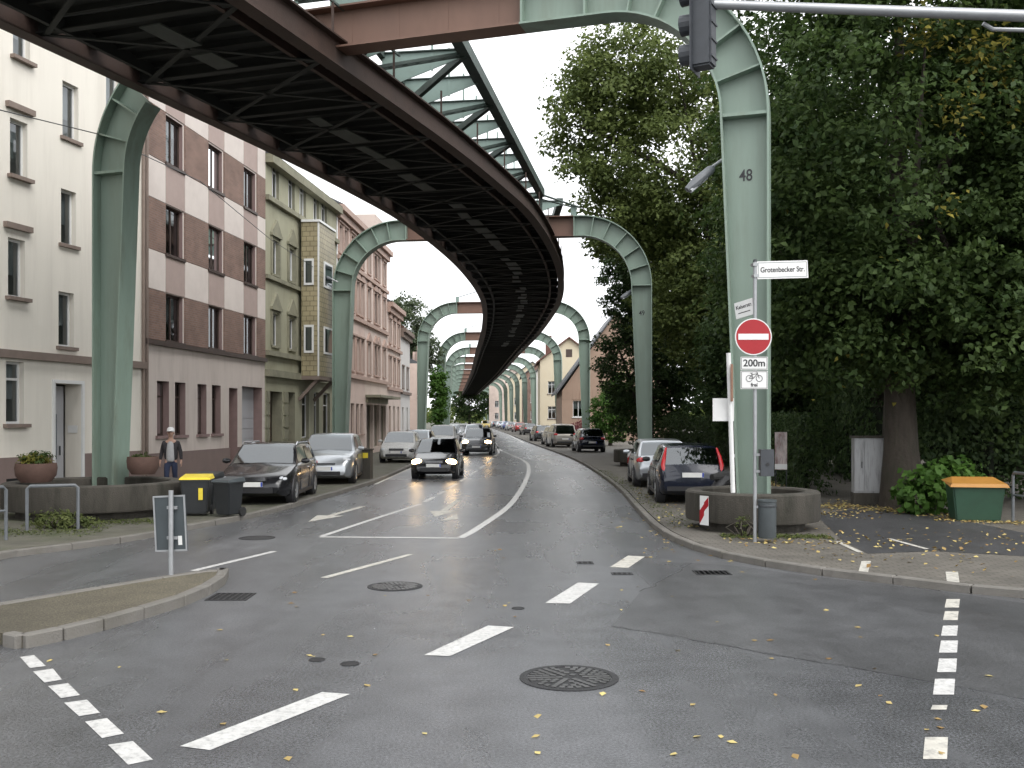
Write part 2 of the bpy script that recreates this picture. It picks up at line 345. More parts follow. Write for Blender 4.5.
road = MB(); road.v = [(x, y, 0) for x, y in rp]; road.f = [tuple(t) for t in tessellate_polygon([[Vector((x, y, 0)) for x, y in rp]])]
# denser grid is not needed: the sheet is flat
road = road.build('road', 'asphalt'); tag(road, 'wet grey asphalt street with white lane markings', kind='structure')
pl = MB().slab([(p[0]-.1, p[1]) for p in KL] + [(-60,400),(-60,-14)], -.05, .1).build('pavement', 'pavement_moss'); tag(pl, kind='structure')
pr = MB().slab([(p[0]+.1, p[1]+.05) for p in KR] + [(60,7),(60,400)], -.05, .1).build('pavement', 'pavers'); tag(pr, kind='structure')
ks = MB().box(-.49,.49,-.07,.07,-.04,.112); ks_me = None
def kerbs(line, parent, lo, hi, mn):
    global ks_me
    ds = [0]
    for a, b in zip(line, line[1:]): ds.append(ds[-1] + math.dist(a, b))
    def at(s):
        for i in range(len(ds)-1):
            if ds[i+1] >= s:
                t = (s-ds[i])/max(1e-6, ds[i+1]-ds[i]); a, b = line[i], line[i+1]
                return (a[0]+(b[0]-a[0])*t, a[1]+(b[1]-a[1])*t)
        return line[-1]
    s = 0; far = MB()
    while s + 1 < ds[-1]:
        a, b = at(s), at(s+1); c = ((a[0]+b[0])/2, (a[1]+b[1])/2); ang = math.atan2(b[1]-a[1], b[0]-a[0])
        if lo <= c[1] <= hi and abs(c[0]) < 12:
            if ks_me is None:
                o = ks.build('kerb_stone', mn, parent); ks_me = o.data
                bm_ = bmesh.new(); bm_.from_mesh(ks_me); bmesh.ops.bevel(bm_, geom=[e for e in bm_.edges if all(v.co.z > 0 for v in e.verts)], offset=.015, segments=1, affect='EDGES'); bm_.to_mesh(ks_me); bm_.free()
            else: o = link('kerb_stone', ks_me, parent)
            o.location = (c[0], c[1], random.uniform(-.004, .004)); o.rotation_euler = (0, 0, ang)
        else: far.bar((*a, .04), (*b, .04), .14, .15)
        s += 1
    if far.v: o = far.build('kerb_run', mn, parent); o['kind'] = 'stuff'
kerbs(KL, pl, 8, 75, 'kerb'); kerbs(KR, pr, 8, 75, 'kerb')

# painted markings: flat quads on the road
def mark(pts, m='paint_white', z=.004, parent=road, name='marking'):
    v = [G(*p, z) for p in pts]
    v = [(p.x, p.y, z) for p in v]; mb = MB(); mb.v = v
    mb.f = [tuple(t) for t in tessellate_polygon([[Vector((p[0], p[1], 0)) for p in v]])]
    return mb.build(name, m, parent)
def stripe(pts, wd, m='paint_white', z=.004, parent=road, name='marking'):
    v = [Vector(p) if len(p) == 3 else None for p in pts] if len(pts[0]) == 3 else [G(*p, 0) for p in pts]
    mb = MB()
    Lp = smoothpts([(p.x, p.y) for p in v], 6) if len(v) > 2 else [(p.x, p.y) for p in v]
    for i, p in enumerate(Lp):
        a = Lp[max(0,i-1)]; b = Lp[min(len(Lp)-1,i+1)]; d = Vector((b[0]-a[0], b[1]-a[1], 0)).normalized(); nn = Vector((-d.y, d.x, 0))*wd/2
        mb.v += [(p[0]+nn.x, p[1]+nn.y, z), (p[0]-nn.x, p[1]-nn.y, z)]
        if i: k = 2*i; mb.f.append((k-2, k-1, k+1, k))
    return mb.build(name, m, parent)
for q in ([(180,746),(210,750),(350,694),(322,692)], [(424,655),(450,656),(514,627),(488,625.5)], [(545,603),(570,603.5),(599,583.5),(578,582.5)]): mark(q, name='lane_dash')
mark([(610,567),(628,568),(645,556.5),(628,555.5)], 'paint_worn', name='lane_dash')
for q in ([(20,657),(34,655),(46,666),(30,668)], [(33,671.5),(53,668.5),(62,679.5),(44.5,682.5)], [(48,686),(68,683),(80,695),(61,698)], [(64,702.6),(87,699.6),(100,712.7),(79,716)],
          [(85,721.6),(107,718),(124,733.5),(102,738)], [(108,744.7),(133,741),(153,759.6),(128,764.6)]): mark(q, name='crossing_block')
for x0, y0, x1, y1, wn in ((944.5,599,960,607.5,1),(943,611,958.7,620,1),(941,625.5,958,635.6,0),(939,640.5,958,652.5,0),(937,658.5,957,672,0),(933,678.7,955,694.5,0),(930.6,705,947.5,709.5,1),(923,737,948,759,1)):
    mark([(x0,y1),(x1-1,y1),(x1,y0),(x0+2,y0)], 'paint_worn' if wn else 'paint_white', name='crossing_block')
for q in ([(945.6,571.7),(958,571.7),(959.5,582.5),(947,582.5)], [(858.5,571.5),(868,572.5),(871,561),(861.5,561)]): mark(q, 'paint_worn', .104, pr, 'crossing_block')
stripe([(193,571),(274.5,551.5)], .12, name='lane_line'); stripe([(324,578),(411,554.5)], .12, 'paint_worn', name='lane_line')
stripe([(320,537),(460,538.3)], .16, name='lane_line'); stripe([(321,536.6),(371,520),(421,504)], .12, name='lane_line')
stripe([(460,538.3),(477,528.7),(506.7,508),(519,493),(526,480),(528.7,470),(525,461.5),(507,453),(499,449),(493,441)], .16, name='lane_line')
ctr = [(421,504),(445,491),(466,478),(485,465),(499,453)]
cp = [G(*p) for p in ctr]
for a, b in zip(cp, cp[1:]):
    for t in ((0.12,.5),(.68,.98)):
        stripe([a.lerp(b, t[0]), a.lerp(b, t[1])], .12, name='lane_dash')
stripe([(503,432),(512,436.5),(524,443)], .2, name='lane_line'); stripe([(499,453),(497,446),(491,438),(482,431)], .13, name='lane_line')
stripe([(545,446),(575,459),(597,472.5),(616,487)], .10, 'paint_worn', name='lane_line')
stripe([(375,484.5),(398,474),(418,465.5)], .12, 'paint_worn', name='lane_line')
def arrow(tail, tip, turn=0):
    a, b = G(*tail), G(*tip); d = (b-a).normalized(); n_ = Vector((-d.y, d.x, 0)); l = (b-a).length
    pts = [a+n_*.08, a+d*(l-1.4)+n_*.08, a+d*(l-1.4)+n_*.32, b, a+d*(l-1.4)-n_*.32, a+d*(l-1.4)-n_*.08, a-n_*.08]
    mb = MB(); mb.v = [(p.x, p.y, .004) for p in pts]; mb.f = [tuple(t) for t in tessellate_polygon([[Vector((p.x,p.y,0)) for p in pts]])]
    mb.build('lane_arrow', 'paint_worn', road)
arrow((363,506.5),(308,522)); arrow((459,500),(435,517))
mark([(440,521),(457,514),(458,519)], 'paint_worn', name='lane_arrow')
def wob(pts, wd, mt='tar'):
    q = [G(*p) for p in pts]; o_ = []
    for i in range(len(q)-1):
        n = max(2, int((q[i+1]-q[i]).length/.25))
        for k in range(n): o_.append(q[i].lerp(q[i+1], k/n)+Vector((random.gauss(0,.018), random.gauss(0,.03), 0)))
    o_.append(q[-1]); stripe(o_, wd, mt, .003, name='tar_seam')
mark([(692,563),(668,577),(640,592),(612,626),(700,641),(790,657),(900,676),(1030,700),(1150,720),(1150,606),(1024,603),(960,594),(880,584),(800,575),(740,566)], 'asphalt_side', .002, road, 'road_patch')
wob([(640,592),(668,577),(692,563)], .025, 'asphalt_dark'); wob([(612,626),(700,641),(790,657),(900,676)], .012, 'asphalt_dark')
# asphalt drive and the white strips across the right-hand pavement
mark([(815,514),(870,507),(960,520),(1060,540),(1024,556),(935,551),(868,553.5),(842,540)], 'asphalt_dark', .104, pr, 'drive_patch')
for a, b in (((837,542),(861,553)), ((889,539),(927,549.5))):
    q = [G(*a, .1), G(*b, .1)]; stripe(q, .09, 'paint_worn', .109, pr, 'marking')

# ------------------------------------------------------------------ manholes and gullies
def cover(px, py, r, label, ornate=False):
    c = G(px, py); o = thing('manhole_cover', label, 'manhole cover', (c.x, c.y, 0), random.uniform(0, 3), 'covers in the road surface')
    MB().lathe([(r*.86,.002),(r*.86,.007),(r,.007),(r,.001)], 32).build('frame', 'cast_iron', o)
    MB().lathe([(0.001,.004),(r*.84,.004),(r*.84,.001)], 32).build('lid', 'cast_iron', o)
    if ornate:
        mb = MB()
        for k in range(5):
            rr = r*(.2+.14*k); n = int(6+6*k)
            for j in range(n):
                if (k*7+j) % 9 == 0: continue
                a = 2*math.pi*j/n; ca, sa = math.cos(a), math.sin(a); q = [(rr-.028,-.022),(rr+.028,-.022),(rr+.028,.022),(rr-.028,.022)]
                vs = [(x*ca-y*sa, x*sa+y*ca, z) for z in (.004,.011) for x, y in q]
                mb.add(vs, [(4,5,6,7),(0,1,5,4),(1,2,6,5),(2,3,7,6),(3,0,4,7)])
        mb.build('raised_studs', 'iron_worn', o)['kind'] = 'stuff'
cover(569, 678, .42, 'large round studded manhole cover in the foreground lane', True)
cover(395, 586.5, .36, 'dark round manhole cover beyond the single lane line', True)
cover(518, 608.5, .075, 'tiny round iron cap between two lane dashes')
cover(317, 660, .075, 'small iron cap beside the long lane dash, farther from it'); cover(350, 664, .085, 'small iron cap just above the nearest lane dash')
cover(257, 538, .33, 'dark round manhole cover near the far kerb with the bins')
def gully(px, py, wx, wy, label, z=0):
    c = G(px, py, z); o = thing('drain_grate', label, 'drain', (c.x, c.y, z), 0, 'drain grates')
    fr = MB(); fr.box(-wx/2,wx/2,-wy/2,-wy/2+.03,0,.008); fr.box(-wx/2,wx/2,wy/2-.03,wy/2,0,.008); fr.box(-wx/2,-wx/2+.03,-wy/2+.03,wy/2-.03,0,.008); fr.box(wx/2-.03,wx/2,-wy/2+.03,wy/2-.03,0,.008)
    fr.build('frame', 'cast_iron', o); MB().poly([(-wx/2+.02,-wy/2+.02,.002),(wx/2-.02,-wy/2+.02,.002),(wx/2-.02,wy/2-.02,.002),(-wx/2+.02,wy/2-.02,.002)]).build('pit', 'dark_hole', o)
    k = int(wx/.07)
    for i in range(1, k): x = -wx/2+wx*i/k; MB().box(x-.012,x+.012,-wy/2+.03,wy/2-.03,.002,.007).build('bar', 'cast_iron', o)
gully(231, 597, .5, .5, 'square iron drain grate by the tip of the traffic island'); gully(712, 573, .5, .4, 'iron drain grate at the kerb bend beside the planter')
gully(585, 563, .25, .25, 'small iron drain box near the worn lane dash'); gully(622, 574, .3, .2, 'small iron drain box right of the worn lane dash')

# ------------------------------------------------------------------ traffic island
ip = [(8,645),(22,648),(60,640),(100,630),(140,618.5),(180,606),(205,595),(220,585),(224,577)]
front = [G(*p) for p in ip]; back = [G(218,570.5,.12), G(205,571,.12), G(160,577.5,.12), G(100,587.5,.12), G(0,604,.12), G(-60,614,.12)]
isl_pts = [(p.x, p.y) for p in front] + [(p.x, p.y) for p in back] + [(front[0].x-1.4, front[0].y+.25)]
isl = MB().slab([(p[0], p[1]) for p in isl_pts], -.02, .115).build('traffic_island', 'gravel_island'); tag(isl, 'low kerbed traffic island with brown gravel top at the junction', 'traffic island')
def kerb_ring(pts, parent, wd=.13, h=.13):
    ds = [Vector((p[0], p[1], 0)) for p in pts]
    for a, b in zip(ds, ds[1:]):
        n = max(1, round((b-a).length/.9))
        for i in range(n):
            p, q = a.lerp(b, i/n), a.lerp(b, (i+1)/n); e = (q-p).normalized()*.006
            o = MB().bar((p.x+e.x, p.y+e.y, h/2-.01), (q.x-e.x, q.y-e.y, h/2-.01), wd, h+.02).build('kerb_stone', 'kerb', parent)
            bm_ = bmesh.new(); bm_.from_mesh(o.data); bmesh.ops.bevel(bm_, geom=bm_.edges[:], offset=.014, segments=1, affect='EDGES'); bm_.to_mesh(o.data); bm_.free()
kerb_ring(isl_pts, isl)

# ================================================================== TRACK CENTRELINE
CL = smoothpts([(-13.9,-4),(-11.9,4),(-9.7,11.5),(-7.0,19.3),(-4.3,27.5),(-2.75,33),(-1.7,37.5),(-.72,44),(0,51),(.5,60),(.52,70),(-.15,90),(-1.5,115),(-2.8,140),(-4.3,169),(-7.0,215),(-11.6,290),(-18.5,400)], 24)
cl = np.array(CL); seg = np.r_[0, np.cumsum(np.hypot(*np.diff(cl, axis=0).T))]
def track(s):
    x = np.interp(s, seg, cl[:,0]); y = np.interp(s, seg, cl[:,1])
    x2 = np.interp(s+.5, seg, cl[:,0]); y2 = np.interp(s+.5, seg, cl[:,1]); x1 = np.interp(s-.5, seg, cl[:,0]); y1 = np.interp(s-.5, seg, cl[:,1])
    d = Vector((x2-x1, y2-y1, 0)).normalized(); return Vector((x, y, 0)), d, Vector((d.y, -d.x, 0))      # point, forward, rightward
def s_at_y(y): return float(np.interp(y, cl[:,1], seg))

# ------------------------------------------------------------------ portals
ZS, RI, RO = 7.9, 2.2, 3.1
def portal(label, pL, pR, seam, num=None, rise=0.0, cut=None):
    pL, pR = Vector((*pL, 0)), Vector((*pR, 0)); c = (pL+pR)/2; d = (pR-pL); W = d.length/2; d.normalize()
    zs = ZS + rise; z0 = .12
    o = thing('railway_portal', label, 'steel portal', (c.x, c.y, 0), math.atan2(d.y, d.x), 'green steel portals carrying the railway')
    FW = .27; b0, b1 = .56, RO-RI
    for sg in (-1, 1):
        X = lambda x: sg*x
        leg = MB().prism([(X(W-.02),z0),(X(W-b0+.02),z0),(X(W-b1+.02),zs),(X(W-.02),zs)], -.02, .02).build('leg', 'green_steel', o)
        MB().box(min(X(W-.04),X(W)),max(X(W-.04),X(W)),-FW,FW,z0,zs).build('flange', 'green_flange', leg)
        MB().prism([(X(W-b0),z0),(X(W-b0+.04),z0),(X(W-b1+.04),zs),(X(W-b1),zs)], -FW, FW).build('flange', 'green_flange', leg)
        MB().prism([(X(W-b0-.12),z0-.03),(X(W+.12),z0-.03),(X(W+.12),z0+.03),(X(W-b0-.12),z0+.03)], -.4, .4).build('base_plate', 'green_flange', leg)
        n = 16; amax = R(cut) if cut and sg < 0 else math.pi/2; A = [amax*i/n for i in range(n+1)]; cx = W-RO
        ring = lambda r: [(X(cx+r*math.cos(a)), zs+r*math.sin(a)) for a in A]
        def band(r0, r1, y0, y1, nm, mt, par):
            mb = MB(); p0, p1 = ring(r0), ring(r1)
            for i in range(n):
                mb.prism([p0[i],p1[i],p1[i+1],p0[i+1]], y0, y1)
            bm_ = None
            return mb.build(nm, mt, par, smooth=True)
        arch = band(RI+.03, RO-.03, -.02, .02, 'arch', 'green_steel', o)
        band(RI, RI+.04, -FW, FW, 'flange', 'green_flange', arch); band(RO-.04, RO, -FW, FW, 'flange', 'green_flange', arch)
        for k, a in enumerate((0, .19, .37, .54, .72, .88)):
            a *= math.pi/2
            if a > amax: continue
            p = Vector((X(cx+(RI+.04)*math.cos(a)), 0, zs+(RI+.04)*math.sin(a))); q = Vector((X(cx+(RO-.04)*math.cos(a)), 0, zs+(RO-.04)*math.sin(a)))
            for y in (-1, 1):
                MB().bar(p+Vector((0,y*.13,0)), q+Vector((0,y*.13,0)), .22, .035 if k else .06, up=(X(-math.sin(a)),0,math.cos(a))).build('stiffener', 'green_flange', arch)
        if cut and sg < 0: continue
        if cx > seam+.02:                           # straight green length of the beam
            x0, x1 = sorted((X(seam), X(cx)))
            gb = MB().box(x0, x1, -.02, .02, zs+RI+.03, zs+RO-.03).build('beam_end', 'green_steel', o)
            MB().box(x0, x1, -FW, FW, zs+RI, zs+RI+.04).build('flange', 'green_flange', gb); MB().box(x0, x1, -FW, FW, zs+RO-.04, zs+RO).build('flange', 'green_flange', gb)
            xs = [X(seam)-sg*-.03] + ([X((seam+cx)/2+.45)] if cx-seam > 1 else [])
            for x in xs: MB().box(x-.02, x+.02, -FW+.04, FW-.04, zs+RI+.04, zs+RO-.04).build('stiffener', 'green_flange', gb)
        MB().box(X(seam)-.12, X(seam)+.12, -.12, .12, zs+RO, zs+RO+.45).build('gusset', 'bracket_green', o)
        MB().tube([(X(seam),0,zs+RO+.4),(X(seam-1.6),0,zs+RO+.85)], .035, 6).build('tie_rod', 'truss_green', o)
    cb = MB().box(-seam, seam, -.02, .02, zs+RI+.03, zs+RO-.03).build('crossbeam', 'brown_steel', o)
    MB().box(-seam, seam, -FW, FW, zs+RI, zs+RI+.04).build('flange', 'brown_steel', cb); MB().box(-seam, seam, -FW, FW, zs+RO-.04, zs+RO).build('flange', 'brown_steel', cb)
    for k in range(5):
        x = -seam + 2*seam*(k+.5)/5
        MB().box(x-.015, x+.015, .02, FW-.05, zs+RI+.04, zs+RO-.04).build('stiffener', 'brown_steel', cb); MB().box(x-.05, x+.05, -.026, -.0205, zs+RI+.04, zs+RO-.04).build('splice_plate', 'brown_steel', cb)
    if num:
        text(num, .31, 'sign_black', o, (W-.44, -.026, 6.78), (R(90),0,0), bold=.004).scale.x = .8
    return o
PORT = []
def P2(px, D): return ((px-512)/F*D, D)
ordn = ['nearest', 'second', 'third', 'fourth', 'fifth', 'sixth', 'seventh', 'eighth', 'ninth', 'tenth', 'eleventh', 'twelfth', 'thirteenth', 'fourteenth', 'fifteenth']
portal('nearest green steel railway portal, numbered 48, spanning the junction', P2(100,23.5), P2(770,18.8), 2.77, '48', cut=43); PORT.append(Vector((*P2(92,22.6),0)).lerp(Vector((*P2(770,18.8),0)), .5))
portal('second green railway portal, numbered 49, beyond the navy hatchback', P2(334,45.6), P2(652,43.7), 3.75, '49', .1); PORT.append(Vector((*P2(334,45.6),0)).lerp(Vector((*P2(652,43.7),0)), .5))
for k, (y, lp, rp_) in enumerate(((80,418,590),(108,437.5,562),(131,445,551))):
    portal(f'{ordn[k+2]} green railway portal, counted from the junction', P2(lp, y*1.01), P2(rp_, y*.99), 3.7, None, .5)
k = 5
for y in (152,172,192,212,234,258,284,312,344,380):
    p, d, r = track(s_at_y(y)); a = p - r*7.1; b = p + r*7.1
    portal(f'{ordn[k]} green railway portal, counted from the junction', (a.x,a.y), (b.x,b.y), 3.7, None, .5); k += 1

# ------------------------------------------------------------------ railway track structure
ZD = 9.65; GH = .60
tr = thing('railway_track', 'dark curved suspension railway deck overhead with rusty edge girders', 'railway track', (0,0,0))
s0, s1 = 0.0, s_at_y(395)
def sweep(name, prof, mt, a=s0, b=s1, step=1.0, parent=tr, smooth=True, zof=0):
    mb = MB(); n = len(prof); k = max(2, int((b-a)/step)+1)
    for i in range(k):
        p, d, r = track(a+(b-a)*i/(k-1))
        for o_, z in prof: q = p + r*o_; mb.v.append((q.x, q.y, z))
    for i in range(k-1):
        for j in range(n): mb.f.append((i*n+j, i*n+(j+1)%n, (i+1)*n+(j+1)%n, (i+1)*n+j))
    mb.f.append(tuple(range(n))); mb.f.append(tuple(range((k-1)*n, k*n)))
    return mb.build(name, mt, parent, smooth=smooth, ang=30)
def rect(o0, o1, z0, z1): return [(o0,z0),(o1,z0),(o1,z1),(o0,z1)]
for sg in (-1, 1):
    e = sg*2.42
    g = sweep('rail_girder', rect(e-.015, e+.015, ZD+.04, ZD+GH), 'rust_steel')
    sweep('flange', rect(e-.17, e+.17, ZD, ZD+.04), 'rust_steel', parent=g); sweep('flange', rect(e-.17, e+.17, ZD+GH, ZD+GH+.04), 'rust_steel', parent=g)
    sweep('stringer', rect(sg*1.78-.05, sg*1.78+.05, ZD+.10, ZD+.34), 'rust_steel' if sg > 0 else 'deck_green')
    sweep('handrail', rect(sg*2.5-.024, sg*2.5+.024, ZD+1.30, ZD+1.35), 'truss_green', b=s_at_y(25))
# deck plates: transverse ribs under a plate, 3 m long each
def plate(a, b, mb):
    p, d, r = track(a); q, d2, r2 = track(b)
    lo, hi = -2.02, 2.2; zt = ZD+.40
    c = [p+r*lo, p+r*hi, q+r2*hi, q+r2*lo]
    mb.add([(v.x, v.y, zt) for v in c] + [(v.x, v.y, zt+.03) for v in c], [(0,1,2,3),(7,6,5,4),(0,4,5,1),(1,5,6,2),(2,6,7,3),(3,7,4,0)])
    n = 5
    for i in range(n):
        m_, dd, rr = track(a+(b-a)*(i+.5)/n); mb.bar((m_+rr*lo)+Vector((0,0,zt-.06)), (m_+rr*hi)+Vector((0,0,zt-.06)), .09, .12)
s = s0; far = MB(); cbm = None; cwm = None
k = 0
while s < s1-3:
    p, d, r = track(s); y = p.y; ang = math.atan2(-r.x, r.y) + R(90); az = math.atan2(r.y, r.x)
    if 8 < y < 105:
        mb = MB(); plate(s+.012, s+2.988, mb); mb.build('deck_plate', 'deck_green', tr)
        if cbm is None:
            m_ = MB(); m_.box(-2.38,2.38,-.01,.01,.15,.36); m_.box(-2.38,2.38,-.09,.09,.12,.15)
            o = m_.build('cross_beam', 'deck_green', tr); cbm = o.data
        else: o = link('cross_beam', cbm, tr)
        o.location = (p.x, p.y, ZD); o.rotation_euler = (0,0,az)
        q, d2, r2 = track(s+3)
        for a_, b_ in ((p-r*2.2, q+r2*2.2), (p+r*2.2, q-r2*2.2)):
            MB().bar(a_+Vector((0,0,ZD+.1)), b_+Vector((0,0,ZD+.1)), .11, .03).build('brace', 'deck_green', tr)
        for t in (.8, 2.2):
            if random.random() < .8:
                m_, dd, rr = track(s+t)
                if cwm is None: o = MB().box(-.27,.27,-.55,.55,0,.03).build('catwalk_plate', 'catwalk', tr); cwm = o.data
                else: o = link('catwalk_plate', cwm, tr)
                cc = m_ + rr*(.1+random.uniform(-.12,.12)); o.location = (cc.x, cc.y, ZD+.04+random.uniform(-.01,.03)); o.rotation_euler = (0,0,math.atan2(rr.y,rr.x)+random.uniform(-.09,.09)); o.scale = (random.uniform(.6,1.1), random.uniform(.6,1.15), 1)
        for t in (0, 1.5):                             # brackets closing parts of the slot beside the girder
            m_, dd, rr = track(s+t); c0 = m_-rr*2.38; c1 = m_-rr*1.9
            MB().bar(c0+Vector((0,0,ZD+.50)), c1+rr*.05+Vector((0,0,ZD+.46)), .35 if t else .7, .14).build('bracket', 'deck_green', tr)
        pp = p+r*2.5; MB().bar((pp.x,pp.y,ZD+GH+.04), (pp.x,pp.y,ZD+1.32), .05).build('post', 'rust_steel', tr)
    else:
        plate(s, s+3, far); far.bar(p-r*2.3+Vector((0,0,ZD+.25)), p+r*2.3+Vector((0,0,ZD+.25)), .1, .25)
    s += 3; k += 1
far.build('deck_far_run', 'deck_green', tr)['kind'] = 'stuff'

# straight stiffening girder between the portals, above the deck
def girder(A, B, label_last=False, n=10, big=True):
    A, B = Vector((*A, 0)), Vector((*B, 0)); d = (B-A).normalized(); r = Vector((d.y,-d.x,0)); Lg = (B-A).length
    zt = 12.15; Z = Vector((0,0,1))
    MB().bar(A+Z*zt, B+Z*zt, .30, .34).build('top_chord', 'truss_green', tr); MB().bar(A-r*2.3+Z*zt, B-r*2.3+Z*zt, .16, .2).build('top_chord', 'truss_green', tr)
    for i in range(n+1):
        p = A.lerp(B, i/n); q = p-r*2.3
        v = [p+Z*(zt-.16), p+Z*(zt+.02), q+Z*(zt+.02), q+Z*(zt-.95)]; e = d*.02; fl = MB()
        fl.add([x-e for x in v]+[x+e for x in v], [(0,1,2,3),(7,6,5,4),(0,4,5,1),(1,5,6,2),(2,6,7,3),(3,7,4,0)])
        b_ = fl.build('bracket_plate', 'bracket_green', tr); MB().bar(p+Z*(zt+.03), q+Z*(zt+.03), .18, .03).build('flange', 'truss_green', b_)
        MB().bar(q+Z*(zt-.9), q+Z*10.6, .07).build('post', 'bracket_green', tr); MB().bar(p+r*-.9+Z*(zt-.5), p+r*-.9+Z*(zt+.9), .06).build('post', 'bracket_green', tr)
        if i < n:
            p2 = A.lerp(B, (i+1)/n); q2 = p2-r*2.3
            a_, b_ = (p, q2) if i % 2 else (p2, q)
            if i % 2:
                MB().bar(a_+Z*(zt-.1), b_+Z*(zt-.8), .14, .2).build('diagonal', 'truss_green', tr)
            else:
                for h in (-.09, .09): MB().bar(a_+d*h+Z*(zt-.1), b_+d*h+Z*(zt-1.2), .05, .08).build('diagonal', 'truss_green', tr)
                la = MB()
                for t in range(8): la.bar((a_-d*.09).lerp(b_-d*.09, t/8)+Z*(zt-.1-1.1*t/8), (a_+d*.09).lerp(b_+d*.09, (t+1)/8)+Z*(zt-.1-1.1*(t+1)/8), .03, .03)
                la.build('lacing', 'truss_green', tr)
girder((-2.25,20.6), (1.3,44.3), n=11)
MB().bar((1.3,44.3,12.15),(1.25,44.4,11.1),.14).build('post','truss_green',tr); MB().tube([(1.3,44.3,12.1),(2.95,43.9,11.45)],.05,6).build('tie_rod','truss_green',tr)
girder((2.2,46), (1.6,79), n=10)

# ================================================================== BUILDINGS (left side of the street)
class Fac:
    def __init__(s, name, label, O, d, Wd, H, depth, wall, cat='building', z=.1):
        s.O = Vector((O[0], O[1])); s.d = Vector(d).normalized(); s.W = Wd; s.H = H; s.depth = depth; s.wall = wall; s.op = []
        s.o = thing(name, label, cat, (O[0], O[1], z), math.atan2(s.d.y, s.d.x)); s.z = z
    def U(s, px):
        k = (px-512)/F; return (k*s.O.y - s.O.x)/(s.d.x - k*s.d.y)
    def D(s, u): return s.O.y + u*s.d.y
    def Z(s, px, py): return CH + (HOR-py)/F*s.D(s.U(px)) - s.z
    def opening(s, u0, u1, z0, z1): s.op.append((u0,u1,z0,z1))
    def body(s, reveal=.22, rmat=None, roof=True, roofmat='roof_slate', pitch=2.6, gable_along=True):
        us = sorted({0, s.W} | {v for o in s.op for v in o[:2]}); zs = sorted({0, s.H} | {v for o in s.op for v in o[2:]})
        mb = MB()
        for a, b in zip(us, us[1:]):
            for c, e in zip(zs, zs[1:]):
                m, n = (a+b)/2, (c+e)/2
                if not any(o[0] < m < o[1] and o[2] < n < o[3] for o in s.op): mb.poly([(a,0,c),(b,0,c),(b,0,e),(a,0,e)])
        W, H, D = s.W, s.H, s.depth
        mb.poly([(0,0,0),(0,0,H),(0,D,H),(0,D,0)]); mb.poly([(W,0,0),(W,D,0),(W,D,H),(W,0,H)]); mb.poly([(0,D,0),(0,D,H),(W,D,H),(W,D,0)]); mb.poly([(0,0,H),(W,0,H),(W,D,H),(0,D,H)])
        wl = mb.build('wall', s.wall, s.o, recalc=False)
        for a, b, c, e in s.op:
            r = reveal; rv = MB(); rv.poly([(a,0,c),(a,r,c),(a,r,e),(a,0,e)]); rv.poly([(b,0,c),(b,0,e),(b,r,e),(b,r,c)]); rv.poly([(a,0,e),(a,r,e),(b,r,e),(b,0,e)]); rv.poly([(a,0,c),(b,0,c),(b,r,c),(a,r,c)])
            rv.build('reveal', rmat or s.wall, wl, recalc=False)
        if roof:
            ov = .35
            rf = MB().prism([(-ov, H+.02), (D+ov, H+.02), (D/2, H+pitch)], 0.0, W)
            rf.v = [(v[1], v[0], v[2]) for v in rf.v]; rf.build('roof', roofmat, s.o)
        return wl
    def window(s, u0, u1, z0, z1, fm='white_frame', dep=.14, sill=None, mull=1, trans=True, curtain=None, lintel=None, sillw=.08, pane='glass'):
        s.opening(u0, u1, z0, z1); t = .06; W_, H_ = u1-u0, z1-z0
        mb = MB(); y0, y1 = dep, dep+.06
        mb.box(u0,u0+t,y0,y1,z0,z1); mb.box(u1-t,u1,y0,y1,z0,z1); mb.box(u0+t,u1-t,y0,y1,z0,z0+t); mb.box(u0+t,u1-t,y0,y1,z1-t,z1)
        for i in range(1, mull+1):
            x = u0 + W_*i/(mull+1); mb.box(x-.03,x+.03,y0+.002,y1-.002,z0+t,z1-t)
        if trans and H_ > 1.5: zt = z0+H_*.72; mb.box(u0+t,u1-t,y0+.004,y1-.004,zt-.03,zt+.03)
        f = mb.build('window', fm, s.o)
        MB().poly([(u0+t,dep+.03,z0+t),(u1-t,dep+.03,z0+t),(u1-t,dep+.03,z1-t),(u0+t,dep+.03,z1-t)]).build('pane', pane, f)
        if curtain:
            n = 10; cv = MB(); zc = z1-H_*curtain
            for i in range(n+1): x = u0+t+(W_-2*t)*i/n; cv.v += [(x, dep+.16+.02*(i%2), zc), (x, dep+.16+.02*(i%2), z1)]
            cv.f = [(2*i, 2*i+2, 2*i+3, 2*i+1) for i in range(n)]; cv.build('curtain', 'curtain', f)
        if sill: MB().box(u0-.1,u1+.1,-sillw,dep,z0-.09,z0).build('sill', sill, f)
        if lintel: MB().box(u0-.16,u1+.16,-.12,0.02,z1+.22,z1+.36).build('lintel', lintel, f)
        return f
    def box(s, name, u0, u1, y0, y1, z0, z1, m, parent=None): return MB().box(u0,u1,y0,y1,z0,z1).build(name, m, parent or s.o)
    def pwindow(s, x0, x1, z0, z1, **k): return s.window(s.U(x0), s.U(x1), z0, z1, **k)

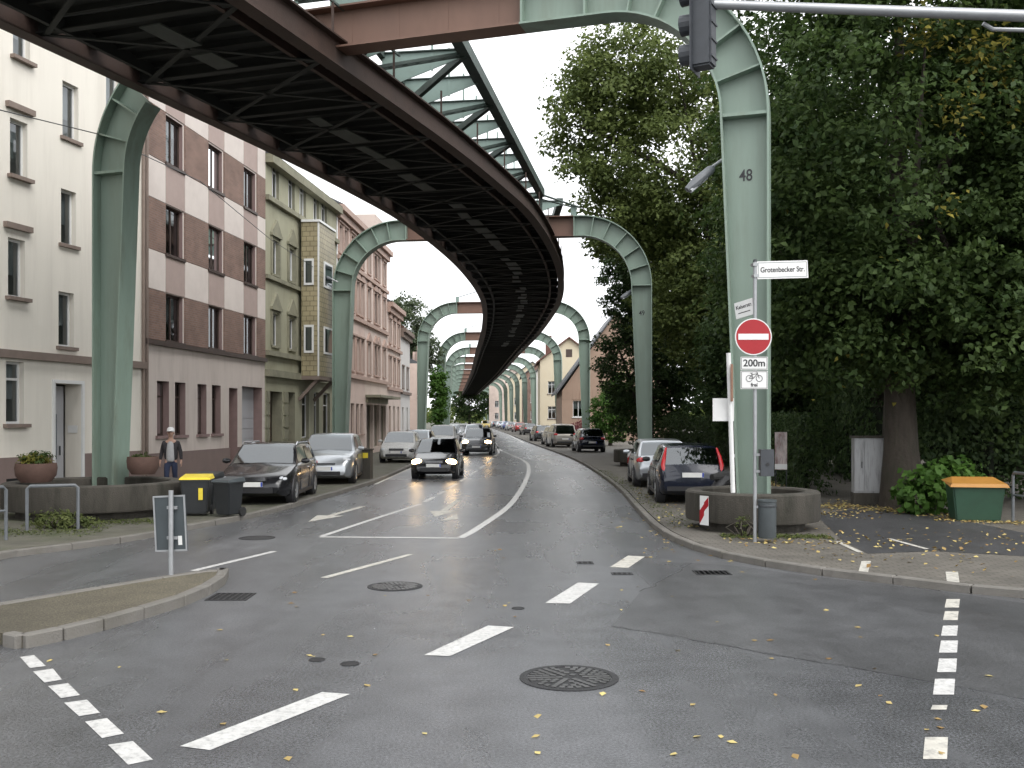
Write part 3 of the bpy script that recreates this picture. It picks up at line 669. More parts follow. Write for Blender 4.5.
# --- white house, nearest
b = Fac('apartment_house', 'cream rendered apartment house with brown window ledges behind the portal', (-14.6, 14.6), (.24, 1), 15.62, 16.0, 10, 'stucco_cream')
rows = [(1.95,3.5,'g'),(5.1,6.6,1),(8.05,9.5,2),(11.0,12.45,3)]
zg = b.Z(8,418)
def zr(px, a, c): return b.Z(px, c), b.Z(px, a)
for (x0,x1,a,c,lin) in ((6,24,361,424,0),(8,25,237,296,1),(10,27.5,117,174,1),(13,30,-5,55,0)):
    z0, z1 = zr(x0, a, c); b.pwindow(x0, x1, z0, z1, fm='white_frame', sill='stucco_trim', lintel='stucco_trim' if lin else None, curtain=random.choice([.35,.6,.9]), mull=0, sillw=.14)
for (x0,x1,a,c) in ((58.5,74,291,346),(61,76,188,243),(62.5,78.5,80,136)):
    z0, z1 = zr(x0, a, c); b.pwindow(x0, x1, z0, z1, fm='white_frame', sill='stucco_trim', curtain=.6, mull=0)
for (x0,x1,a,c) in ((106,120,66,116),(106,120,182,232)):
    z0, z1 = zr(x0, a, c); b.pwindow(x0, x1, z0, z1, sill='stucco_trim', curtain=.8, mull=0)
for u0 in (1.2, 4.2):
    for z0, z1 in ((2.3,3.85),(5.1,6.6),(8.05,9.5),(11.0,12.45)): b.window(u0, u0+1.1, z0, z1, sill='stucco_trim', curtain=.6)
u0, u1 = b.U(54), b.U(81); zt = b.Z(54, 383); b.opening(u0, u1, .1, zt)
dr = b.box('door', u0+.06, u1-.06, .5, .56, .12, zt-.05, 'door_grey'); MB().box(u0+.3,u1-.35,.48,.5,1.0,2.2).build('door_panel','glass',dr)
MB().tube([(u1-.25,.46,1.1),(u1-.25,.46,1.35)],.02,6).build('handle','dark_metal',dr)
sur = MB(); sur.box(u0-.09,u0,-.05,.0,.1,zt+.09); sur.box(u1,u1+.09,-.05,.0,.1,zt+.09); sur.box(u0,u1,-.05,.0,zt,zt+.09); sur.build('door_surround','white_frame',b.o)
MB().box(u1-.02,u1-.01,.1,.4,1.7,1.9).build('letter_plate','white_frame',b.o)
b.box('step', u0-.2, u1+.2, -.25, .6, .0, .1, 'kerb')
b.body(.5, 'stucco_cream', roofmat='roof_tile')
zb = b.Z(0,349); b.box('ledge', 0, b.W, -.13, .0, zb-.2, zb, 'stucco_trim'); zp = b.Z(0,458)
b.box('plinth', 0, u0-.1, -.04, -.001, 0, zp, 'plinth_rose'); b.box('plinth', u1+.1, b.W, -.04, -.001, 0, zp, 'plinth_rose')
x0, x1 = b.U(5), b.U(17); b.box('cellar_window', x0, x1, -.05, -.041, .25, .62, 'dark_hole')
MB().tube([(b.W-.12,-.06,.2),(b.W-.12,-.06,15.9)],.05,8).build('downpipe','stucco_trim',b.o)
e1 = b.O + b.d*b.W

# --- brown brick and checker panel house
p0 = (-11.0, 29.8); d2_ = (.108, 1)
b = Fac('apartment_house', 'apartment house with brown brick bands and pale and mauve checker panels', p0, d2_, 10.28, 13.7, 10, 'stucco_rose')
cols = [(165.5,182.5),(208.3,222),(243.6,255.3)]; RW = [(4.62,6.1),(7.35,8.88),(10.2,11.7)]; RW = [(a-.1,c-.1) for a, c in RW]
for i, (a, c) in enumerate(RW):
    for x0, x1 in cols: b.pwindow(x0, x1, a, c, fm='frame_brown', sill='frame_brown', mull=1, trans=False, curtain=random.choice([None,.3,.55,.95,None]), dep=.12)
for x0, x1 in ((157,169),(175,185.5),(197.5,206.5),(212,220.7)):
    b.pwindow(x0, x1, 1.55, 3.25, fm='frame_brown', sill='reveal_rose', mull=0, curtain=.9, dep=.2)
ud0, ud1 = b.U(229), b.U(237.5); b.opening(ud0, ud1, .05, 3.2); b.box('door', ud0, ud1, .4, .46, .05, 3.2, 'door_wood')
ug0, ug1 = b.U(242), b.U(262); b.opening(ug0, ug1, .02, 3.3); gd = b.box('garage_door', ug0, ug1, .35, .42, .02, 3.3, 'door_grey')
for i in range(8): MB().box(ug0+.04,ug1-.04,.335,.35,.1+i*.4,.45+i*.4).build('panel','door_grey',gd)
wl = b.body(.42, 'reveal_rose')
zb = 4.35; b.box('ledge', 0, b.W, -.12, .0, zb-.02, zb+.13, 'frame_brown')
b.box('plinth', 0, ud0, -.05, -.001, 0, 1.02, 'plinth_rose'); b.box('plinth', ud1, ug0, -.05, -.001, 0, 1.02, 'plinth_rose'); b.box('plinth', ug1, b.W, -.05, -.001, 0, 1.02, 'plinth_rose')
cu = [0] + [b.U(x) for c in cols for x in (c[0]-.6, c[1]+1.6)] + [b.W]
zrow = [(4.49,6.02),(6.02,7.22),(7.22,8.8),(8.8,10.05),(10.05,11.65),(11.65,12.9),(12.9,13.68)]
for ri, (za, zc) in enumerate(zrow):
    for j in range(7):
        a, c = cu[j]+.01, cu[j+1]-.01; iswin = j % 2
        if ri % 2 == 0 and ri < 6:
            if not iswin: b.box('brick_panel', a, c, -.035, -.001, za+.01, zc-.01, 'brick_brown', wl)
            else:
                wi = cols[j//2]; w0, w1 = b.U(wi[0])-.02, b.U(wi[1])+.02
                if w0-a > .05: b.box('brick_panel', a, w0-.09, -.035, -.001, za+.01, zc-.01, 'brick_brown', wl)
                if c-w1 > .05: b.box('brick_panel', w1+.09, c, -.035, -.001, za+.01, zc-.01, 'brick_brown', wl)
        else: b.box('facade_panel', a, c, -.03, -.001, za+.01, zc-.01, 'panel_mauve' if iswin else 'panel_pale', wl)
MB().tube([(.1,-.08,.2),(.1,-.08,13.6)],.05,8).build('downpipe','stucco_trim',b.o)
e2 = b.O + b.d*(b.W+.02)

# --- olive green house with tiled oriel
b = Fac('town_house', 'old olive green town house with gabled window heads and tiled oriel', (e2.x, e2.y), (.1, 1), 10.4, 12.7, 10, 'stucco_green')
z1 = lambda px, py: b.Z(px, py)
top = (z1(272,200), z1(272,159)); mid = (z1(271.5,278), z1(271.5,236)); low = (z1(271.5,350), z1(271.5,310))
fr = dict(fm='white_frame', mull=1, dep=.12)
for x0, x1 in ((272,279),(288.3,294.8),(299.5,306),(313.5,319),(321.5,327)): b.pwindow(x0, x1, top[0]+.15, top[1], curtain=.6, **fr)
def gabled(x0, x1, zz):
    f = b.pwindow(x0, x1, zz[0]+.2, zz[1]-.1, curtain=.5, sill='trim_green', **fr); u0, u1 = b.U(x0), b.U(x1); zt = zz[1]-.1
    b.box('window_surround', u0-.16, u0, -.06, 0, zz[0]+.2, zt+.12, 'trim_green', f); b.box('window_surround', u1, u1+.16, -.06, 0, zz[0]+.2, zt+.12, 'trim_green', f)
    b.box('window_surround', u0-.22, u1+.22, -.12, 0, zt+.12, zt+.24, 'trim_green', f)
    MB().prism([(u0-.2,zt+.24),(u1+.2,zt+.24),((u0+u1)/2,zt+.85)], -.10, 0).build('window_gable', 'trim_green', f)
for x0, x1 in ((271.8,278.6),(288.3,294.6)): gabled(x0, x1, mid); gabled(x0, x1, low)
for x0, x1, zt in ((269,282,z1(269,391)),(288,295,z1(288,392))):
    u0, u1 = b.U(x0), b.U(x1); b.opening(u0, u1, .02, zt); dd = b.box('door', u0, u1, .5, .56, .02, zt, 'door_wood'); MB().box(u0+.2,u1-.2,.47,.5,1.5,zt-.2).build('door_panel','glass',dd)
for x0, x1 in ((302,309),(314,319),(323,330)): b.pwindow(x0, x1, 1.2, 3.3, fm='white_frame', sill='trim_green', mull=0, curtain=.4)
b.body(.45, 'trim_green', pitch=3)
for zz, hh, dp in ((12.35,.35,.35),(top[0]-.15,.2,.18),(mid[0]-.1,.16,.14),(low[0]-.25,.2,.18),(z1(268,374)-.1,.28,.2)): b.box('cornice', 0, b.W, -dp, 0, zz, zz+hh, 'trim_green')
for i in range(6): b.box('rustication', b.U(265.5)+.05, b.U(269)-.03, -.06, -.001, .15+i*.52, .6+i*.52, 'trim_green')
for i in range(6): b.box('rustication', b.U(283)+.05, b.U(287.5)-.03, -.06, -.001, .15+i*.52, .6+i*.52, 'trim_green')
# oriel
o0, o1, pj = b.U(297.3), b.U(297.3)+2.55, .97; zo0, zo1 = 3.95, 10.75
orl = MB()
wins = [(mid[0]+.15, mid[1]-.4), (low[0]+.1, low[1]-.3)]
orl.box(o0, o1, -pj, -.19, zo0, zo1); orl = orl.build('oriel', 'tile_ochre', b.o)
MB().box(o0-.06,o1+.06,-pj-.06,-.19,zo1,zo1+.1).build('oriel_cap','white_frame',orl); MB().box(o0-.03,o1+.03,-pj-.03,-.19,zo0-.16,zo0,).build('oriel_base','stucco_trim',orl)
MB().box(o0-.012,o0+.05,-pj-.012,-pj+.05,zo0,zo1).build('corner_trim','white_frame',orl)
for zz in wins:
    f = MB(); f.box(o0+.75,o1-.5,-pj-.045,-pj+.0,zz[0],zz[1]); f = f.build('window','white_frame',orl); MB().poly([(o0+.85,-pj-.05,zz[0]+.1),(o1-.6,-pj-.05,zz[0]+.1),(o1-.6,-pj-.05,zz[1]-.1),(o0+.85,-pj-.05,zz[1]-.1)]).build('pane','car_glass',f)
    f = MB(); f.box(o0-.045,o0,-pj+.22,-pj+.66,zz[0],zz[1]); f = f.build('window','white_frame',orl); MB().poly([(o0-.05,-pj+.30,zz[0]+.1),(o0-.05,-pj+.58,zz[0]+.1),(o0-.05,-pj+.58,zz[1]-.1),(o0-.05,-pj+.30,zz[1]-.1)]).build('pane','car_glass',f)
for u in (o0+.15, o1-.15): MB().bar((u,-.02,2.9),(u,-pj+.1,zo0-.16),.14).build('oriel_strut','stucco_trim',orl)
e3 = b.O + b.d*(b.W+.02)

# --- row of salmon houses and beyond
def rowhouse(name, label, O, d, W, H, wall, trim, cols, floors, shop=False, frame='frame_brown', roofmat='roof_slate', ground=True, ww=.95, pitch=2.6, arched=False, depth=10):
    b = Fac(name, label, O, d, W, H, depth, wall)
    for zi, (z0, z1_) in enumerate(floors):
        for u in cols:
            f = b.window(u-ww/2, u+ww/2, z0, z1_, fm=frame, sill=trim, mull=1, curtain=random.choice([.5,.7,None]), dep=.14)
            b.box('window_surround', u-ww/2-.14, u-ww/2, -.05, 0, z0, z1_+.1, trim, f); b.box('window_surround', u+ww/2, u+ww/2+.14, -.05, 0, z0, z1_+.1, trim, f)
            if zi == 1 or arched: MB().prism([(u-ww/2-.2,z1_+.2),(u+ww/2+.2,z1_+.2),(u,z1_+.62)], -.1, 0).build('window_gable', trim, f)
            b.box('window_surround', u-ww/2-.2, u+ww/2+.2, -.1, 0, z1_+.1, z1_+.2, trim, f)
    if shop:
        n = max(2, int(W/2.4))
        for i in range(n):
            u0, u1 = .4+(W-.8)*i/n+.1, .4+(W-.8)*(i+1)/n-.1
            b.window(u0, u1, .35 if i % 3 else .05, 2.9, fm='trim_green', mull=0, trans=False, dep=.2)
        b.box('shop_canopy', .15, W-.15, -.9, 0, 3.3, 3.45, 'trim_green'); b.box('shop_fascia', .3, W-.3, -.12, 0, 3.0, 3.3, 'trim_green')
    else:
        for i, u in enumerate(cols):
            if i == 0: b.opening(u-.5, u+.5, .05, 2.9); b.box('door', u-.5, u+.5, .4, .45, .05, 2.9, 'door_wood')
            else: b.window(u-ww/2, u+ww/2, 1.2, 2.9, fm=frame, sill=trim, mull=1, curtain=.6)
    b.body(.4, wall, roofmat=roofmat, pitch=pitch)
    for f_ in floors: b.box('cornice', 0, W, -.16, 0, f_[0]-.45, f_[0]-.25, trim)
    b.box('cornice', 0, W, -.4, 0, H-.3, H, trim); b.box('cornice', 0, W, -.22, 0, H-.65, H-.3, trim)
    return b
fl3 = [(4.7,6.5),(7.9,9.7),(10.6,12.0)]
b = rowhouse('town_house', 'salmon rendered town house standing right after the olive green house', (e3.x, e3.y), (.05, 1), 7.3, 12.9, 'stucco_salmon', 'trim_salmon', [1.0,2.2,3.9,5.3,6.5], fl3, ww=.85)
MB().box(-.0,.12,-.05,-.001,.1,12.6).build('wall_joint','white_frame',b.o)
e4 = b.O + b.d*7.32
b = rowhouse('town_house', 'ornate pink town house with a canopied shop front', (e4.x, e4.y), (.045, 1), 7.6, 12.9, 'stucco_pink', 'trim_salmon', [1.2,3.3,4.3,6.4], fl3, shop=True, arched=True)
b.box('dormer_gable', 2.6, 5.0, -.15, 3, 12.9, 14.4, 'stucco_pink')
e5 = b.O + b.d*7.62
b = rowhouse('town_house', 'lower pinkish house with a slate roof and dormer', (e5.x, e5.y), (.02, 1), 6.6, 9.7, 'stucco_pink', 'trim_salmon', [1.2,3.3,5.4], [(4.4,6.1),(7.1,8.6)], roofmat='roof_slate', pitch=3.0)
b.box('dormer', .8, 2.0, .6, 3.5, 9.9, 11.9, 'roof_slate')
e6 = b.O + b.d*6.62
b = rowhouse('town_house', 'low white house with a dark roof at the end of the row', (e6.x, e6.y), (0, 1), 6.5, 8.6, 'stucco_white', 'stucco_trim', [1.5,4.6], [(4.3,5.8)], roofmat='roof_tile')
e7 = b.O + b.d*8.0
b = Fac('shed_building', 'windowless white gable wall set back beyond the house row', (e7.x-1.5, e7.y), (-.02, 1), 8, 7.6, 8, 'stucco_white'); b.opening(2, 5, .1, 2.6); b.box('gate', 2, 5, .3, .36, .1, 2.6, 'roof_slate'); b.body(.3, roof=False)
b.box('roof', -.1, 8.1, -.15, 8.1, 7.6, 7.75, 'roof_slate')
# farther houses, left side
for i, (x, y, W, H, wall, lab) in enumerate(((-9.4,99,9,7.5,'stucco_salmon','salmon house far down the street behind the left portal legs'),(-10.2,113,11,8.5,'stucco_white','white house far down the street, second behind left portal legs'),(-12.0,138,16,9,'stucco_yellow','ochre house far down the street on the side with oncoming cars'),(-15.5,175,24,9.5,'stucco_pink','pale long house at the far end, left of the railway'))):
    rowhouse('far_house', lab, (x, y), (-.12, 1), W, H, wall, 'stucco_trim', [W*(k+.5)/4 for k in range(4)], [(4.5,6.0),(7.4,8.7)])

# --- right side houses (their street fronts look towards -x)
def righthouse(name, label, O, d, W, H, depth, wall, trim, cols, floors, roofmat='roof_slate', pitch=3.0, gable=False, frame='white_frame', siding=False):
    b = Fac(name, label, O, d, W, H, depth, wall)
    for z0, z1_ in floors:
        for u in cols: b.window(u-.5, u+.5, z0, z1_, fm=frame, sill=trim, mull=1, curtain=.5)
    b.body(.3, wall, roof=not gable, roofmat=roofmat, pitch=pitch)
    if gable:      # gable end on the front
        MB().prism([(0,H),(W,H),(W/2,H+pitch)], 0, depth).build('gable', wall, b.o)
        for sg in (-1, 1):
            a = (W/2-sg*0, H+pitch+.02); e_ = (W/2+sg*(W/2+.5), H-.3)
            MB().prism([a,(a[0],a[1]+.2),(e_[0],e_[1]+.2),e_], -.4, depth+.2).build('roof', roofmat, b.o)
    return b
# gable fronts that look down the street at the camera
b = righthouse('wooden_house', 'house clad in brown wooden boards with a slate roof', (4.6,92), (1,0), 10.0, 4.6, 12, 'wood_siding', 'white_frame', [1.5,5.5,8.5], [(2.2,3.7)], gable=True, pitch=7.2)
for i in range(32): b.box('cladding_board', .05+i*.31, .05+i*.31+.28, -.025, -.001, 3.8, 4.58, 'wood_siding')
b = righthouse('gabled_house', 'tall cream house with a gable rising behind the wooden house', (3.6,128), (1,0.0), 7.4, 9.4, 12, 'stucco_yellow', 'stucco_trim', [1.5,5.5], [(2,3.6),(5.2,6.8)], gable=True, pitch=2.9, roofmat='roof_tile')
for x, y in ((.8,3),(5.6,4)): MB().box(x,x+.8,y,y+.8,10.0,12.9).build('chimney','roof_tile',b.o)
MB().prism([(3.3,9.9),(4.1,9.9),(4.1,10.9),(3.3,10.9)],-.03,-.001).build('window','frame_brown',b.o)
for (x, y, W, H, wall, lab) in ((3.4,160,9,9,'stucco_white','white house behind the fifth and sixth portal legs'),(2,188,10,10,'brick_brown','brown brick house farther along, right of the railway'),(-1,222,11,10.5,'stucco_yellow','cream house far off behind the right portal legs'),(-6,262,12,11,'stucco_pink','pinkish house farthest down the street, right of the railway')):
    righthouse('far_house', lab, (x, y), (1,0), W, H, 14, wall, 'white_frame', [2,5,8], [(1.8,3.4),(5,6.6)], gable=True, pitch=4, roofmat='roof_slate')
#PART2
# ================================================================== PLANTERS AT THE PORTAL FEET
def ring_planter(label, c, r, z=.1, h=.72, ry=None, rot=0, reflector=None):
    o = thing('concrete_planter', label, 'planter', (c[0], c[1], z), rot, 'concrete ring planters round the portal feet')
    w_ = .30; n = 40; k = (ry or r)/r
    mb = MB().lathe([(r-.02,.17),(r,.21),(r,h-.03),(r-.03,h),(r-w_+.03,h),(r-w_,h-.03),(r-w_,.17)], n, close=True); mb.v = [(x, y*k, zz) for x, y, zz in mb.v]; mb.build('wall', 'concrete_dark', o, smooth=True)
    mb = MB().lathe([(r-.28,-.02),(r-.28,.17),(.01,.17)], n); mb.v = [(x, y*k, zz) for x, y, zz in mb.v]; mb.build('foot', 'concrete_dark', o)
    mb = MB().lathe([(r-w_+.005,h-.22),(.01,h-.16)], n); mb.v = [(x, y*k, zz) for x, y, zz in mb.v]; mb.build('soil', 'soil', o)
    if reflector is not None:
        ca = reflector; rp = Vector((math.cos(ca)*(r+.015), math.sin(ca)*(r+.015)*k, 0)); az = ca+math.pi/2
        e = thing('x', None, None); bpy.data.objects.remove(e)
        t = Vector((math.cos(az), math.sin(az), 0)); nn = Vector((math.cos(ca), math.sin(ca), 0))
        def q(u0,u1,v0,v1,sk,off,nm,mt,par):
            pts = [rp+t*u0+Vector((0,0,v0))+nn*off, rp+t*u1+Vector((0,0,v0+sk))+nn*off, rp+t*u1+Vector((0,0,v1+sk))+nn*off, rp+t*u0+Vector((0,0,v1))+nn*off]
            b_ = MB(); b_.add(pts+[p-nn*.008 for p in pts], [(0,1,2,3),(7,6,5,4),(0,4,5,1),(1,5,6,2),(2,6,7,3),(3,7,4,0)]); return b_.build(nm, mt, par)
        rf = q(-.11,.11,.12,.66,0,.0,'warning_plate','sign_white',o)
        q(-.11,.0,.14,.32,.16,.004,'red_stripe','sign_red',rf); q(-.0,.11,.38,.54,.10,.004,'red_stripe','sign_red',rf)
        q(-.11,.11,.24,.38,.26,.005,'red_stripe','sign_red',rf)
    return o
cR = Vector((*P2(752, 19.2), 0)); cL = Vector((*P2(95, 21.9), 0))
pR_ = ring_planter('round concrete planter at the foot of portal 48 with warning plate', (cR.x, cR.y), 1.26, reflector=R(214))
ring_planter('large round concrete planter before the cream house, below the portal', (cL.x, cL.y), 1.85)
c = P2(641, 44.0); ring_planter('concrete planter round the second portal leg behind the parked silver hatchback', c, 1.2, reflector=R(240))
c = P2(341, 45.6); ring_planter('concrete planter round the second portal leg beside the olive green house', c, 1.2)

# ================================================================== FOLIAGE
def leaves(name, pts, nrm, size, m, parent=None, tint=None, aspect=.62, fold=1.0):
    n = len(pts); pts = np.asarray(pts, float); nrm = nrm/np.linalg.norm(nrm, axis=1)[:,None]
    a = np.random.normal(size=(n,3)); u = np.cross(nrm, a); u /= np.linalg.norm(u, axis=1)[:,None]; v = np.cross(nrm, u)
    sz = (size*np.random.uniform(.65, 1.3, n))[:,None]
    vs = np.empty((n,4,3)); vs[:,0] = pts-u*sz*.5; vs[:,1] = pts+v*sz*aspect*.5+nrm*sz*.1*fold-u*sz*.05; vs[:,2] = pts+u*sz*.5-nrm*sz*.12*fold; vs[:,3] = pts-v*sz*aspect*.5+nrm*sz*.1*fold-u*sz*.05
    me = bpy.data.meshes.new(name); me.vertices.add(4*n); me.vertices.foreach_set('co', vs.ravel()); me.loops.add(4*n); me.loops.foreach_set('vertex_index', np.arange(4*n, dtype=np.int32))
    me.polygons.add(n); me.polygons.foreach_set('loop_start', np.arange(0, 4*n, 4, dtype=np.int32)); me.update(calc_edges=True)
    at = me.attributes.new('tint', 'FLOAT', 'FACE'); at.data.foreach_set('value', np.clip(tint if tint is not None else np.random.uniform(0, 1, n), 0, 1).astype(np.float32))
    me.materials.append(M[m]); return link(name, me, parent)
def crown_points(lobes, n_cl, per, cr, shell=.45, flat=.6, rng=np.random):
    P_, N_, T_ = [], [], []
    wts = np.array([l[3]*l[4]*l[5] for l in lobes])**.75; wts /= wts.sum()
    for l, k in zip(lobes, rng.multinomial(n_cl, wts)):
        d = rng.normal(size=(k,3)); d /= np.linalg.norm(d, axis=1)[:,None]
        rr = shell + (1-shell)*rng.uniform(0,1,k)**.6; rr *= 1+.12*np.sin(d[:,0]*7+l[0])*np.cos(d[:,2]*6+l[1])
        cc = np.array(l[:3]) + d*rr[:,None]*np.array(l[3:6]); tc = rng.uniform(0, 1, k)
        crr = cr*rng.uniform(.55, 1.35, k)
        off = rng.normal(size=(k,per,3)); off *= (rng.uniform(0,1,(k,per))**.45/np.linalg.norm(off, axis=2))[:,:,None]
        off[:,:,2] *= flat; off[:,:,2] -= .25*(off[:,:,0]**2+off[:,:,1]**2)
        p = cc[:,None,:] + off*crr[:,None,None]
        nn = rng.normal(size=(k,per,3))*.55 + off*.5 + np.array((0,0,.75)) + d[:,None,:]*.35
        P_.append(p.reshape(-1,3)); N_.append(nn.reshape(-1,3)); T_.append((tc[:,None]*.55+rng.uniform(0,1,(k,per))*.45).ravel())
    return np.concatenate(P_), np.concatenate(N_), np.concatenate(T_)
def tree(label, base, trunk_h, r0, lobes, n_cl, per, cr, leaf, m, lean=(0,0), nlimb=6, group=None, shell=.45, autumn=0, name='tree', cat='tree'):
    bx, by = base; o = thing(name, label, cat, (bx, by, .05), 0, group)
    top = max(l[2] for l in lobes); pts = []; rs = []
    for i in range(9):
        t = i/8; pts.append((lean[0]*t*t+.08*math.sin(3*t+bx), lean[1]*t*t+.08*math.cos(2.4*t+by), -.1+top*t)); rs.append(r0*(1.35 if i == 0 else 1.05 if i == 1 else 1)*(1-.8*t))
    MB().tube(pts, rs, 12).build('trunk', 'bark', o, smooth=True, ang=70)
    for i in range(nlimb):
        l = lobes[i % len(lobes)]; t = random.uniform(.45, .85); h = trunk_h*t if i < 3 else top*t*.8; h = max(h, trunk_h*.6)
        f = h/top; a = Vector((lean[0]*f*f, lean[1]*f*f, h)); an = random.uniform(0, 6.28)
        e = Vector((l[0]+math.cos(an)*l[3]*.6, l[1]+math.sin(an)*l[4]*.6, l[2]+l[5]*random.uniform(-.1,.5))); m1 = a.lerp(e, .4)+Vector((0,0,.5))
        MB().tube([a, m1, a.lerp(e,.75)+Vector((0,0,.4)), e], [r0*.38, r0*.27, r0*.16, r0*.05], 7).build('limb', 'bark', o, smooth=True, ang=70)
    p, n_, t_ = crown_points(lobes, n_cl, per, cr, shell)
    leaves('crown', p, n_, leaf, m, o, t_)
    if autumn:
        k = autumn; sel = np.random.choice(len(p), 8); pp = np.concatenate([p[s]+np.random.normal(size=(k//8,3))*.45 for s in sel]); leaves('autumn_leaves', pp, np.random.normal(size=(len(pp),3))+np.array((0,-.4,.6)), leaf, 'leaf_autumn', o)
    return o
TG = 'broad trees beyond the pavement'
tree('big dark linden with thick trunk behind the grey cabinet', P2(902,23.6), 3.2, .42, [(-.2,.0,9.0,4.4,4.6,6.0),(-2.3,.6,6.4,2.2,2.6,3.8),(2.4,-.6,6.6,3.0,3.2,4.4),(1.0,-1.5,4.3,3.0,2.0,1.8),(-1.0,-1.3,4.6,2.0,1.6,1.7),(.8,-1.2,12,3.6,3.6,3.2)], 1750, 60, .62, .16, 'leaf_dark', group=TG, autumn=40)
tree('linden with yellowing twigs rising at the picture edge beyond the grit bin', (15.2, 24.5), 3, .35, [(-.8,-1,9.5,4.2,4.2,5.6),(-.5,-.5,5.5,4.2,3.6,2.6),(-1.5,-2,13,3,3,3)], 1000, 55, .66, .17, 'leaf_dark', group=TG, autumn=200)
tree('tall plane tree with olive leaves whose crown overhangs the second portal', (11.2, 51), 6, .5, [(-3.2,0,15.2,5.2,4.8,5.4),(-.6,.5,10.2,4.6,4.6,5.0),(-4.8,-.5,19.2,4.0,3.4,3.2),(-6.9,-.3,17.0,2.7,2.6,3.6),(-5.6,0,12.6,2.4,2.4,2.6),(2.5,0,14,5,5,6),(-1.5,-1.5,7.2,3.4,3.2,3.2)], 1900, 48, .85, .24, 'leaf_mid', group=TG)
tree('dark dense evergreen standing behind the leg of the second portal', (8.0, 60), 2, .4, [(-.3,0,5.5,2.7,2.7,5.0),(-.2,0,11.2,2.6,2.6,4.6),(1.6,.5,8,2.6,2.6,6.5),(-.3,0,15,1.5,1.5,2.4)], 1000, 55, .7, .22, 'leaf_deep', group=TG)
tree('dark tree in shade between the evergreen and portal 48', (10.8, 42), 2.5, .35, [(0,0,5.5,3.0,3.0,3.6),(1.2,.5,9.5,3.4,3,4.2),(-1.0,-.4,3.6,2.0,2.0,2.6)], 800, 52, .7, .2, 'leaf_deep', group=TG)
tree('shaded tree filling the gap behind portal 48 and the linden', (12.2, 33), 2.5, .35, [(.4,0,10.5,4.0,3.2,4.2),(-1.6,.3,12.5,2.6,2.6,3.6),(.4,0,6.0,3.4,2.8,3.0),(3.5,.5,8.5,3.4,3.0,4.6)], 1150, 52, .7, .18, 'leaf_deep', group=TG)
tree('shaded tree behind the grit bin, deepest in the green', (18.5, 36), 2.5, .35, [(0,0,10.0,5.0,3.2,5.2),(0,0,4.6,5.0,3.0,3.4),(-1.5,-1,14,4,3,3.4)], 900, 50, .85, .22, 'leaf_deep', group=TG)
tree('slim tree in deep shade beside the poster fence', (10.3, 27.2), 2.6, .22, [(.6,.6,6.2,1.8,1.6,2.4),(1.4,.8,4.4,2.0,1.6,1.7)], 330, 50, .55, .16, 'leaf_deep', group=TG)
tree('pale leafy tree rising behind the low white house', (-11.2, 104), 5, .3, [(0,0,11.5,2.8,2.8,3.4),(1.6,0,9,2.2,2.2,2.6)], 300, 40, .7, .3, 'leaf_grey', group='trees far down the street')
tree('yellow green tree between the far portal legs', (-7.3, 99), 2, .2, [(0,0,4.2,.65,1.0,3.0)], 70, 40, .7, .34, 'leaf_bright', group='trees far down the street')
tree('low green tree in front of the wooden house', (7.4, 76), 1.2, .15, [(0,0,2.6,1.5,1.5,2.4),(.9,0,3.6,1.3,1.3,2.0)], 230, 45, .5, .2, 'leaf_bright', group='trees far down the street')
tree('dark round tree at the far bend below the railway', (-14, 330), 5, .4, [(0,0,9,6,6,8),(8,0,8,5,5,7)], 300, 30, 1.6, .8, 'leaf_deep', group='trees far down the street')
tree('far green tree behind the end of the white gable wall', (-14.5, 96), 4, .3, [(0,0,7.5,2.6,2.6,4.2)], 240, 40, .7, .3, 'leaf_grey', group='trees far down the street')

pw = np.random.uniform(0,1,14000); xw = -260+560*pw; yw = 425+np.random.normal(0,9,14000)-.15*np.abs(xw)*.6; hw_ = 9+4*np.sin(xw*.05)+2.5*np.sin(xw*.17)
fw = leaves('far_wood', np.c_[xw, yw, np.random.uniform(0,1,14000)**.7*hw_], np.random.normal(size=(14000,3))+np.array((0,-.6,.5)), 2.2, 'leaf_mid'); tag(fw, 'distant wooded slope closing the far end of the street', 'wood', kind='stuff')
ap = np.concatenate([np.array(P(x,y,D))+np.random.normal(size=(k,3))*sg for x,y,D,k,sg in ((928,28,20.3,150,.28),(985,52,20.6,170,.3),(955,110,20.4,60,.25),(950,205,20.2,20,.2),(1005,90,21,60,.4))])
lt = [o_ for o_ in bpy.data.objects if o_.get('label','').startswith('big dark linden')][0]; al = leaves('autumn_leaves', ap-np.array(lt.location), np.random.normal(size=(len(ap),3))*.5+np.array((0,-.5,.7)), .15, 'leaf_autumn', lt)
